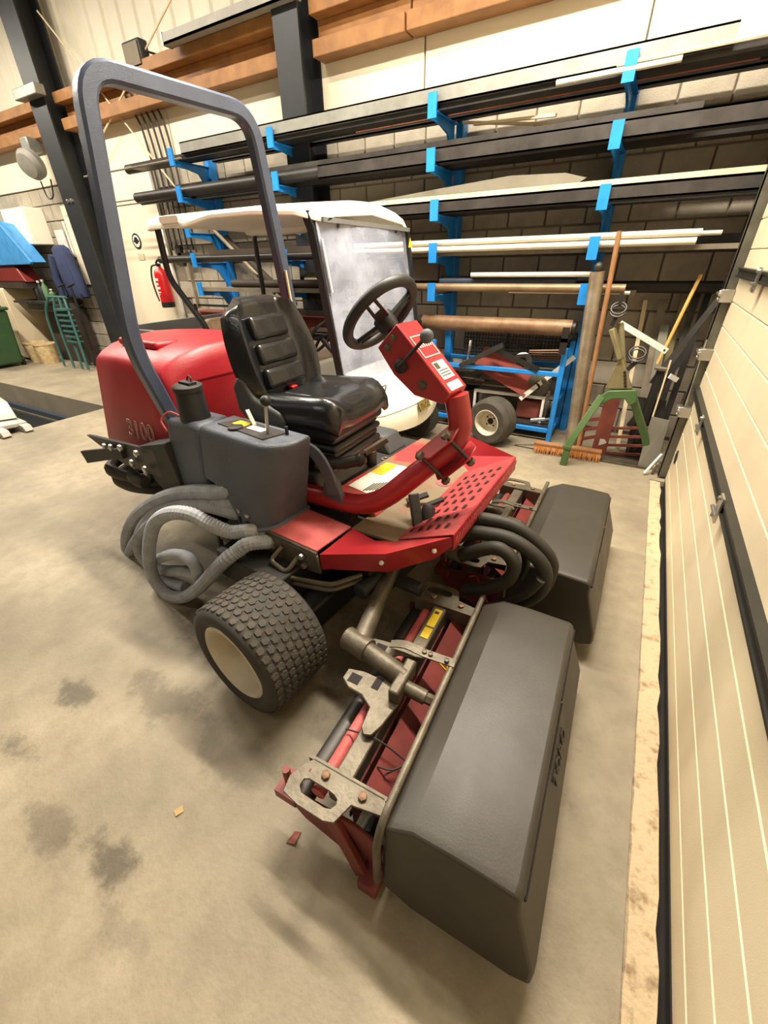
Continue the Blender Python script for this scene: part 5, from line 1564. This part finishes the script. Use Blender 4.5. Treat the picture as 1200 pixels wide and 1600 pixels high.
MB().lathe([(0.02, -0.02), (0.10, -0.015), (0.12, 0.0), (0.12, 0.09), (0.1, 0.1)], (0, 0, 0.12), (0.1, 1, 0.15), 28).build('drum', 'grimy_steel', d2)
MB().lathe([(0.035, -0.03), (0.035, 0.0)], (0, 0, 0.12), (0.1, 1, 0.15), 16).build('hub_hole', 'grille_hole', d2)
for k_ in range(12):
    a = random.uniform(-0.2, 0.3)
    z = 0.47 + 0.016 * k_
    p0 = (-1.85 + random.uniform(-0.05, 0.05), 4.66 + random.uniform(-0.1, 0.1), z + random.uniform(-0.03, 0.03))
    p1 = (-1.42 + random.uniform(-0.06, 0.12), 4.66 + random.uniform(-0.12, 0.12), z + random.uniform(-0.05, 0.07))
    scrap('scrap_bar', 'loose steel bar in the heap left of the red trough', 'bar', MB().bar(p0, p1, 0.022, 0.016), 'dark_steel' if k_ % 3 else 'zinc_tube', group='scrap bars in the blue stand')
scrap('scrap_bin', 'dark steel bin under the heap of bars', 'bin', MB().box(-1.92, -1.5, 4.56, 4.86, 0.157, 0.17).box(-1.92, -1.5, 4.56, 4.57, 0.17, 0.42).box(-1.92, -1.5, 4.85, 4.86, 0.17, 0.42).box(-1.92, -1.91, 4.56, 4.86, 0.17, 0.42).box(-1.51, -1.5, 4.56, 4.86, 0.17, 0.42), 'black_steel')
scrap('red_gearbox', 'dark red gearbox casting low in the blue stand', 'casting', MB().box(-1.0, -0.74, 4.66, 4.82, 0.157, 0.36), 'fork_red', bevel=0.03, seg=3)
scrap('hydraulic_ram', 'small bright steel ram lying below the white frame', 'ram', MB().tube([(-0.80, 4.56, 0.19), (-0.66, 4.56, 0.22)], 0.022, 10).tube([(-0.66, 4.56, 0.22), (-0.6, 4.56, 0.235)], 0.012, 8), 'bright_steel')
scrap('steel_strap', 'long black steel arm slanting up over the red trough', 'bar', MB().bar((-1.62, 4.48, 0.70), (-1.17, 4.44, 0.95), 0.03, 0.05), 'black_steel')
scrap('steel_strap', 'black steel arm sloping down to the right over the red trough', 'bar', MB().bar((-1.3, 4.5, 0.90), (-0.8, 4.48, 0.735), 0.03, 0.045), 'black_steel')
scrap('white_strip', 'white strip leaning behind the right post of the blue stand', 'strip', MB().bar((-0.95, 4.56, 0.40), (-0.5, 4.6, 0.86), 0.01, 0.045), 'label_white')
scrap('white_lath', 'pale lath standing behind the steering column in the stand', 'strip', MB().bar((-1.68, 4.86, 0.55), (-1.66, 4.88, 0.9), 0.04, 0.015), 'label_white')
ms = MB()
for i in range(34):
    x = -1.78 + i * 0.035
    ms.box(x, x + 0.012, 5.0, 5.008, 0.70, 1.02)
for i in range(10):
    z = 0.70 + i * 0.035
    ms.box(-1.78, -0.6, 4.994, 5.0, z, z + 0.012)
scrap('mesh_panel', 'black plastic mesh panel against the wall behind the blue stand', 'mesh', ms, 'mesh_black', smooth=0)
for k_ in range(5):
    scrap('scrap_rod', 'thin rusty rod in the pile at the right of the red trough', 'rod', MB().tube([(-1.0, 4.86 + 0.014 * k_, 0.75 + 0.02 * k_), (-0.62, 4.86 + 0.014 * k_, 0.76 + 0.025 * k_)], 0.01, 6), 'rust_pipe', group='rusty rods behind the red trough')
# loose wheel in front of the stand
wl = thing('trailer_wheel', 'loose trailer wheel with white rim standing in front of the blue stand', 'wheel', (-1.13, 4.22, 0))
WM = Matrix.Rotation(math.radians(-14), 4, 'Z')
ty = MB().lathe([(0.128, -0.10), (0.14, -0.115), (0.205, -0.12), (0.232, -0.09), (0.240, -0.04), (0.236, -0.03), (0.240, -0.02), (0.240, 0.02), (0.236, 0.03), (0.240, 0.04), (0.232, 0.09), (0.205, 0.12), (0.14, 0.115), (0.128, 0.1)], (0, 0, 0.24), (0, 1, 0), 44, capped=False).xf(WM)
tyo = ty.build('tyre', 'rubber', wl, smooth=40)
rm = MB().lathe([(0.128, -0.10), (0.138, -0.118), (0.13, -0.12), (0.122, -0.09), (0.11, -0.03), (0.07, -0.02), (0.06, -0.03), (0.001, -0.03)], (0, 0, 0.24), (0, 1, 0), 36, capped=False).xf(WM)
rmo = rm.build('rim', 'rim_white', wl, smooth=40)
MB().lathe([(0.034, -0.034), (0.034, -0.031)], (0, 0, 0.24), (0, 1, 0), 18).xf(WM).build('centre_hole', 'grille_hole', rmo)
for i in range(4):
    a = PI / 4 + i * PI / 2
    MB().lathe([(0.009, -0.036), (0.009, -0.031)], (0.055 * math.cos(a), 0, 0.24 + 0.055 * math.sin(a)), (0, 1, 0), 10).xf(WM).build('stud_hole', 'grille_hole', rmo)

# ------------------------------------------------------------------ right-hand nook
zt = thing('zinc_tube', 'thick galvanised tube leaning on the rack behind the green stand', 'tube', (-0.33, 4.325, 0))
MB().tube([(0.0, 0, 0.01), (-0.10, 0, 1.585)], 0.058, 22).build('tube', 'zinc_tube', zt)
MB().ball((-0.10, 0.01, 1.62), 0.035, 12).build('end_knob', 'dark_steel', zt)
scrap('wooden_pole', 'long brown wooden pole leaning along the galvanised tube', 'pole', MB().tube([(-0.255, 4.24, 0.012), (-0.335, 4.33, 1.86)], 0.02, 10), 'pole_wood')
gsn = thing('green_stand', 'green painted A-frame stand with riveted olive head', 'stand', (0, 4.15, 0))
for (pts) in ([(-0.335, -0.17, 0.0), (-0.33, -0.17, 0.20), (-0.16, 0.0, 0.63)], [(0.335, 0.16, 0.0), (0.29, 0.13, 0.24), (0.07, 0.02, 0.66)]):
    lg = MB().sweep(fillet(pts, 0.08), [(-0.03, -0.03), (0.03, -0.03), (0.03, 0.03), (-0.03, 0.03)], up=(0, 1, 0)).build('leg', 'green_paint', gsn, bevel=0.006)
    p = Vector(pts[0])
    MB().box(p.x - 0.035, p.x + 0.035, p.y - 0.035, p.y + 0.035, 0.17, 0.195).build('leg_collar', 'green_paint', lg)
MB().prism([(-0.20, -0.03, 0.60), (-0.12, -0.03, 0.69), (0.09, -0.03, 0.72), (0.12, -0.03, 0.62), (0.07, -0.03, 0.58), (0.02, -0.03, 0.635), (-0.08, -0.03, 0.62), (-0.14, -0.03, 0.56)], (0, 0.06, 0)).build('cross_head', 'green_paint', gsn, bevel=0.008)
MB().prism([(-0.15, -0.02, 0.70), (0.06, -0.02, 0.72), (-0.02, -0.02, 0.86), (-0.10, -0.02, 1.0)], (0, 0.05, 0)).build('head_plate', 'olive_steel', gsn, bevel=0.008)
nk = MB().bar((-0.09, 0.0, 0.95), (-0.21, 0.02, 1.18), 0.09, 0.04).build('neck', 'olive_steel', gsn, bevel=0.008)
for i in range(5):
    MB().lathe([(0.012, 0), (0.012, 0.003)], (0.0 - 0.008 * i, -0.022, 0.74 + 0.028 * i), (0, -1, 0), 10).build('rivet_hole', 'grille_hole', gsn)
MB().tube([(0.0, 0.04, 0.70), (-0.16, 0.06, 1.22)], 0.024, 10).build('stay_tube', 'olive_steel', gsn)
for c_, r_ in (((-0.2, 0.03, 1.31), 0.055), ((0.02, 0.05, 0.98), 0.06)):
    for dz in (0, 0.022):
        MB().tube([(c_[0] + r_ * math.cos(a), c_[1] + r_ * 0.5 * math.sin(a) , c_[2] + dz + r_ * 0.72 * math.sin(a)) for a in [2 * PI * i / 24 for i in range(24)]], 0.007, 6, closed=True).build('coil_ring', 'black_steel', gsn)
MB().bar((-0.02, 0.04, 0.86), (0.03, 0.05, 0.93), 0.03, 0.03).bar((-0.22, 0.03, 1.2), (-0.2, 0.03, 1.27), 0.04, 0.03).bar((-0.2, 0.03, 1.36), (-0.205, 0.03, 1.44), 0.025, 0.025).build('coil_mount', 'black_steel', gsn, kind='stuff')
br_ = thing('broom', 'wide broom head with orange bristles lying behind the green stand leg', 'broom', (-0.36, 4.16, 0), math.radians(3))
MB().box(-0.3, 0.32, -0.0, 0.07, 0.075, 0.11).build('head', 'pole_wood', br_, bevel=0.008)
bs = MB()
for i in range(46):
    for j in range(4):
        x = -0.29 + i * 0.0133
        bs.add([(x - 0.005, -0.005 + 0.02 * j, 0.08), (x + 0.005, -0.005 + 0.02 * j, 0.08), (x + random.uniform(-0.012, 0.012), -0.04 + 0.026 * j + random.uniform(-0.01, 0.01), 0.0), (x, 0.006 + 0.02 * j, 0.08)], [(0, 1, 2), (1, 3, 2), (3, 0, 2)])
bs.build('bristles', 'bristle', br_, smooth=0, kind='stuff')
MB().tube([(0.0, 0.035, 0.11), (-0.5, 0.10, 0.02)], 0.012, 8).build('handle', 'grey_wood', br_)
fk = thing('pallet_fork', 'rusty red steel grab with parallel tines behind the green stand', 'grab', (0.05, 4.38, 0))
MB().box(-0.19, -0.06, -0.02, 0.0, 0.0, 0.62).build('upright_plate', 'fork_red', fk, bevel=0.004)
MB().prism([(-0.14, -0.022, 0.1), (-0.10, -0.022, 0.12), (-0.075, -0.022, 0.14), (-0.1, -0.022, 0.17), (-0.14, -0.022, 0.17)], (0, 0.002, 0)).build('paint_mark', 'label_white', fk)
for i in range(4):
    MB().bar((-0.06, -0.01, 0.03 + 0.085 * i), (0.28, 0.04, 0.06 + 0.09 * i), 0.02, 0.022).build('tine', 'fork_red', fk)
for i in range(3):
    MB().bar((-0.36, 0.03, 0.30 - 0.1 * i), (-0.18, 0.0, 0.36 - 0.09 * i), 0.02, 0.03).build('side_tine', 'fork_red', fk)
MB().bar((-0.30, 0.04, 0.06), (-0.30, 0.04, 0.34), 0.04, 0.02).build('side_post', 'fork_red', fk)
gr = thing('floor_grating', 'flat slatted grating on the floor under the red grab', 'grating', (0.16, 4.3, 0))
for i in range(6):
    MB().box(-0.2, 0.2, -0.10 + 0.045 * i, -0.075 + 0.045 * i, 0.0, 0.02).build('slat', 'grimy_steel', gr)
# planks and rods leaning on the wall
lean = [('leaning_lath', 'pale narrow lath leaning on the blocks right of the green stand', (0.08, 4.62, 0.02), (-0.03, 5.02, 1.33), 0.035, 0.018, 'batten'),
        ('leaning_plank', 'grey wide plank leaning on the block wall in the nook', (0.22, 4.66, 0.02), (0.11, 5.02, 1.34), 0.065, 0.02, 'grey_wood'),
        ('leaning_strip', 'grey bent metal strip leaning beside the wide grey plank', (0.29, 4.54, 0.02), (0.18, 4.9, 1.14), 0.07, 0.012, 'sheet_grey'),
        ('leaning_bar', 'dark bar leaning behind the yellow stick', (0.33, 4.62, 0.02), (0.36, 5.0, 1.42), 0.05, 0.03, 'dark_steel'),
        ('leaning_bar', 'second dark bar leaning close to the door rail', (0.40, 4.6, 0.02), (0.44, 5.0, 1.45), 0.05, 0.03, 'black_steel'),
        ('leaning_board', 'brown board leaning between grey plank and dark bar', (0.30, 4.72, 0.02), (0.27, 5.03, 1.45), 0.05, 0.02, 'olive_steel'),
        ('crossing_bar', 'dark bar crossing diagonally in front of the leaning planks', (0.12, 4.45, 0.30), (0.40, 4.6, 1.0), 0.05, 0.03, 'black_steel'),
        ('crossing_tube', 'dark tube crossing up to the right towards the door rail', (0.20, 4.5, 0.7), (0.55, 4.75, 1.5), 0.045, 0.03, 'dark_steel')]
for nme, lb2, a, b2, w2, h2, m2 in lean:
    scrap(nme, lb2, 'plank' if 'plank' in nme or 'board' in nme or 'lath' in nme else 'bar', MB().bar(a, b2, w2, h2, up=(0, 1, 0)), m2)
scrap('yellow_stick', 'yellow wooden stick leaning up to the right in the nook', 'stick', MB().tube([(0.20, 4.56, 0.86), (0.315, 4.66, 1.55)], 0.014, 8), 'yellow_wood')
scrap('folding_rule', 'pale worn wooden slat standing among the dark posts', 'slat', MB().bar((0.28, 4.35, 0.35), (0.285, 4.45, 0.92), 0.03, 0.012), 'batten')
sw_ = thing('white_bracket_bar', 'white drilled steel bar lying across the leaning planks', 'bar', (0.03, 4.33, 1.1))
MB().bar((-0.2, 0, 0.105), (0.2, 0, -0.095), 0.012, 0.045, up=(0, 0, 1)).build('bar', 'label_white', sw_)
MB().lathe([(0.008, 0), (0.008, 0.003)], (0.18, -0.006, -0.085), (0, -1, 0), 10).build('bolt_hole', 'grille_hole', sw_)
scrap('white_strip', 'short white strip between slat and dark posts near the door rail', 'strip', MB().bar((0.31, 4.4, 0.80), (0.38, 4.45, 0.76), 0.012, 0.04), 'label_white')
pt = thing('dark_post', 'dark round post with flat cap in the nook', 'post', (0.22, 4.47, 0))
MB().tube([(0, 0, 0), (0.02, 0, 0.83)], 0.035, 12).build('post', 'black_steel', pt)
MB().lathe([(0.055, 0.83), (0.055, 0.845)], (0.02, 0, 0), (0, 0, 1), 18).build('cap', 'grey_wood', pt)
scrap('steel_sheet', 'dark grey steel sheet standing behind the right green leg', 'sheet', MB().hexa([(0.16, 4.50, 0.0), (0.45, 4.47, 0.0), (0.45, 4.48, 0.0), (0.16, 4.51, 0.0), (0.12, 4.58, 0.55), (0.36, 4.55, 0.55), (0.36, 4.56, 0.55), (0.12, 4.59, 0.55)]), 'dark_steel')
scrap('metal_sheet', 'light grey metal panel standing between green leg and door rail', 'panel', MB().hexa([(0.28, 4.22, 0.0), (0.42, 4.22, 0.0), (0.42, 4.235, 0.0), (0.28, 4.235, 0.0), (0.27, 4.30, 0.46), (0.41, 4.28, 0.45), (0.41, 4.295, 0.45), (0.27, 4.315, 0.46)]), 'sheet_grey')
scrap('white_tube', 'thin white tube on the floor beside the door rail', 'tube', MB().tube([(0.335, 4.06, 0.02), (0.43, 4.2, 0.17)], 0.011, 8), 'label_white')
scrap('floor_stone', 'pale stone lying at the end of the door threshold', 'stone', MB().ball((0.44, 4.2, 0.035), 0.04, 10), 'threshold_concrete')
scrap('iron_hook', 'small grey iron clamp on the floor by the door rail', 'clamp', MB().tube(fillet([(0.40, 4.12, 0.0), (0.42, 4.14, 0.1), (0.46, 4.2, 0.11), (0.44, 4.26, 0.015)], 0.02), 0.01, 8), 'grimy_steel')

# ------------------------------------------------------------------ far left workshop corner
sb = thing('sink_bench', 'dark sink bench with bottles against the block wall at far left', 'bench', (-10.4, 4.72, 0))
MB().box(-0.75, 0.6, -0.3, 0.28, 1.12, 1.16).build('worktop', 'dark_steel', sb)
MB().box(-0.45, 0.6, -0.22, 0.25, 0.98, 1.12).build('basin', 'track_steel', sb, bevel=0.02)
MB().box(-0.4, 0.62, 0.0, 0.3, 0, 1.0).build('base', 'bench_dark', sb)
MB().box(0.1, 0.62, 0.29, 0.34, 1.16, 1.72).build('splash_back', 'grey_wood', sb)
for i, (x, h2, m2) in enumerate(((-0.1, 0.3, 'black_plastic'), (0.08, 0.34, 'black_plastic'), (0.25, 0.36, 'bottle_green'), (0.45, 0.2, 'bottle_green'))):
    bo = thing('bottle', ['dark spray bottle left on the sink bench', 'tall dark bottle second on the sink bench', 'green bottle on the sink bench', 'squat pale green can right on the sink bench'][i], 'bottle', (-10.4 + x, 4.62, 1.161))
    MB().lathe([(0.05, 0), (0.052, 0.02), (0.052, h2 * 0.65), (0.02, h2 * 0.8), (0.02, h2 * 0.9)], (0, 0, 0), (0, 0, 1), 14).build('body', m2, bo)
    MB().lathe([(0.024, h2 * 0.9), (0.024, h2)], (0, 0, 0), (0, 0, 1), 12).build('cap', 'label_white', bo)
wbx = thing('wall_box', 'white wall cabinet hanging above the sink bench', 'cabinet', (-10.55, 4.92, 2.08))
MB().box(-0.38, 0.42, -0.18, 0.16, 0, 0.57).build('body', 'cart_white', wbx, bevel=0.015)
MB().box(-0.36, 0.4, -0.195, -0.181, 0.01, 0.56).build('door', 'cart_white', wbx, bevel=0.004)
wb2 = thing('white_board', 'tall white board on the blocks beside the left column', 'board', (-9.2, 5.06, 1.42))
MB().hexa([(-0.28, -0.02, 0), (0.22, -0.02, 0), (0.22, 0.012, 0), (-0.28, 0.012, 0), (-0.25, -0.02, 1.22), (0.36, -0.02, 1.22), (0.36, 0.012, 1.22), (-0.25, 0.012, 1.22)]).build('board', 'panel_white', wb2)
MB().box(-0.36, -0.30, -0.02, 0.0, 0.45, 1.0).build('edge_strip', 'label_white', wb2)
MB().box(-9.95, -9.65, 5.05, 5.07, 1.8, 2.3).build('paper_notice', 'label_white', None, label='white paper notice on the blocks above the sink bench', category='notice')
jk = thing('work_coat', 'navy work coat hanging under the white wall cabinet', 'coat', (-9.7, 4.95, 1.2))
rows = []
for (z, w2, d2) in ((0.86, 0.14, 0.05), (0.8, 0.24, 0.09), (0.5, 0.27, 0.12), (0.15, 0.3, 0.13), (0.0, 0.28, 0.12)):
    rows.append([(w2 * math.cos(a) * (1 + 0.12 * math.sin(5 * a)) + 0.15 * (0.8 - z), d2 * math.sin(a) - 0.03, z) for a in [2 * PI * i / 20 for i in range(20)]])
cm = MB().grid(rows, closed_u=True)
cm.f.append(tuple(range(20)))
cm.f.append(tuple(80 + i for i in range(20)))
cm.build('coat_body', 'cloth_navy', jk, smooth=60)
MB().tube([(-0.2, -0.1, 0.7), (-0.3, -0.13, 0.35), (-0.22, -0.14, 0.02)], 0.075, 10).build('sleeve', 'cloth_navy', jk, smooth=60)
MB().tube([(0.26, -0.08, 0.7), (0.4, -0.1, 0.35), (0.42, -0.1, 0.02)], 0.075, 10).build('sleeve', 'cloth_navy', jk, smooth=60)
cb2 = thing('beige_cabinet', 'beige low cabinet beside the green bin at far left', 'cabinet', (-12.3, 4.72, 0))
MB().box(-0.75, 1.0, -0.36, 0.3, 0.03, 1.378).build('body', 'cabinet_beige', cb2, bevel=0.02)
MB().box(-0.53, -0.03, -0.38, -0.361, 0.06, 1.35).build('door', 'cabinet_beige', cb2, bevel=0.006)
MB().box(-0.01, 0.98, -0.38, -0.361, 0.06, 1.35).build('door', 'cabinet_beige', cb2, bevel=0.006)
gb = thing('wheelie_bin', 'dark green wheelie bin at the far left edge', 'bin', (-11.15, 3.75, 0))
MB().hexa([(-0.35, -0.28, 0.05), (0.28, -0.28, 0.05), (0.28, 0.3, 0.05), (-0.35, 0.3, 0.05), (-0.42, -0.34, 1.02), (0.36, -0.34, 1.02), (0.36, 0.36, 1.02), (-0.42, 0.36, 1.02)]).build('body', 'bin_green', gb, bevel=0.04, seg=3)
MB().box(-0.45, 0.39, -0.37, 0.39, 1.02, 1.08).build('lid', 'bin_green', gb, bevel=0.03, seg=3)
MB().tube([(0.3, -0.3, 1.1), (0.3, 0.3, 1.1)], 0.03, 8).build('handle', 'bin_green', gb)
for y in (-0.3, 0.3):
    MB().lathe([(0.1, -0.02), (0.1, 0.02)], (0.2, y, 0.1), (0, 1, 0), 18).build('bin_wheel', 'black_plastic', gb)
tp = thing('blue_hood', 'bright blue raised machine hood at the left edge', 'hood', (-11.2, 4.5, 1.38))
MB().prism([(-1.2, 0, 1.35), (-0.1, 0, 1.18), (0.67, 0, 1.07), (1.31, 0, 0.42), (1.25, 0, 0.385), (-1.2, 0, 0.385)], (0, -0.06, 0)).build('hood_panel', 'tarp_blue', tp, bevel=0.01)
MB().prism([(-1.2, 0, 1.33), (0.6, 0, 1.03), (1.2, 0, 0.42), (-1.2, 0, 0.42)], (0, 0.25, 0)).build('hood_side', 'tarp_blue', tp)
MB().hexa([(-1.3, -0.06, 0.1), (0.82, -0.06, 0.1), (0.82, 0.25, 0.1), (-1.3, 0.25, 0.1), (-1.3, -0.02, 0.384), (0.55, -0.02, 0.384), (0.55, 0.25, 0.384), (-1.3, 0.25, 0.384)]).build('red_panel', 'maroon', tp, bevel=0.03, seg=3)
MB().box(-1.3, 0.75, -0.1, 0.28, 0.0, 0.099).build('machine_base', 'bench_dark', tp)
for i in range(2):
    bu = thing('plastic_bucket', ['white stained bucket left of the pair below the sink', 'white stained bucket right of the pair below the sink'][i], 'bucket', (-11.05 + 0.42 * i, 4.42, 0))
    MB().lathe([(0.16, 0.0), (0.2, 0.36), (0.21, 0.36), (0.21, 0.38), (0.19, 0.38), (0.15, 0.02), (0.001, 0.02)], (0, 0, 0), (0, 0, 1), 22, capped=False).build('body', 'bucket_white', bu)
    MB().tube([(0.2 * math.cos(a), 0.2 * math.sin(a), 0.36 - 0.04 * abs(math.sin(a))) for a in [PI * k_ / 12 for k_ in range(13)]], 0.005, 5).build('handle', 'label_white', bu)
wt = thing('tool_rack', 'teal tubular hand-tool stand beside the sink bench', 'rack', (-9.35, 4.4, 0))
for i, (x0, x1) in enumerate(((-0.3, -0.55), (-0.1, -0.2), (0.05, 0.1), (0.22, 0.3))):
    MB().tube(spl([(x0, 0, 1.25), (x1, -0.05, 0.9), (x1 + 0.05, -0.1, 0.02)], 4), 0.022, 6).build('tube', 'teal', wt)
MB().tube([(-0.35, 0, 1.25), (0.3, 0, 1.25)], 0.022, 6).build('top_tube', 'teal', wt)
for i in range(7):
    MB().box(-0.0, 0.3, -0.12, 0.02, 0.5 + 0.09 * i, 0.53 + 0.09 * i).build('coil', 'teal', wt)
for i, x in enumerate((-9.6, -9.28)):
    sh2 = thing('spade_handle', ['dark T-handled spade left in the tool stand', 'dark T-handled spade right in the tool stand'][i], 'spade', (x, 4.62, 0.1))
    MB().tube([(0, 0, 0), (-0.02, 0.05, 1.3)], 0.02, 7).build('shaft', 'black_plastic', sh2)
    MB().tube([(-0.12, 0.05, 1.3), (0.1, 0.05, 1.34)], 0.02, 7).build('grip', 'black_plastic', sh2)
    MB().prism([(-0.1, -0.01, -0.1), (0.1, -0.01, -0.1), (0.09, -0.01, 0.2), (-0.09, -0.01, 0.2)], (0, 0.01, 0)).build('blade', 'dark_steel', sh2)
# lift ramp over the pit
lr = thing('lift_arm_platform', 'pale grey lift arm with clawed end reaching over the floor pit', 'lift arm', (-6.4, 1.9, 0))
MB().hexa([(-1.6, -0.25, 0.10), (0.05, -0.2, 0.06), (0.15, 0.18, 0.06), (-1.6, 0.25, 0.10), (-1.6, -0.25, 0.16), (0.05, -0.2, 0.11), (0.15, 0.18, 0.11), (-1.6, 0.25, 0.16)]).build('arm', 'lift_grey', lr, bevel=0.01)
MB().hexa([(-1.6, -0.1, 0.17), (-0.1, -0.02, 0.13), (0.0, 0.16, 0.13), (-1.6, 0.4, 0.17), (-1.6, -0.1, 0.4), (-0.35, 0.0, 0.3), (-0.2, 0.2, 0.3), (-1.6, 0.4, 0.4)]).build('upper_flap', 'lift_grey', lr, bevel=0.01)
for y in (-0.14, 0.09):
    MB().prism([(0.04, y, 0.10), (0.22, y, 0.08), (0.26, y, 0.02), (0.22, y, 0.0), (0.06, y, 0.02)], (0, 0.09, 0)).build('claw', 'lift_grey', lr, bevel=0.006)
MB().box(-1.6, -0.3, -0.2, 0.2, -0.3, 0.09).build('carriage', 'dark_steel', lr)
# bits on the floor
MB().prism([(-1.055, 0.235, 0.001), (-1.03, 0.225, 0.004), (-1.02, 0.25, 0.001), (-1.04, 0.262, 0.003)], (0, 0, 0.002)).build('dry_leaf', 'leaf', None, label='dry pale leaf on the floor left of the slotted bracket', category='leaf')
MB().prism([(-0.63, 0.36, 0.001), (-0.6, 0.37, 0.006), (-0.605, 0.41, 0.001), (-0.625, 0.4, 0.004)], (0, 0, 0.003)).build('dry_leaf', 'fork_red', None, label='brown curled leaf beside the red end plate of the near reel', category='leaf')
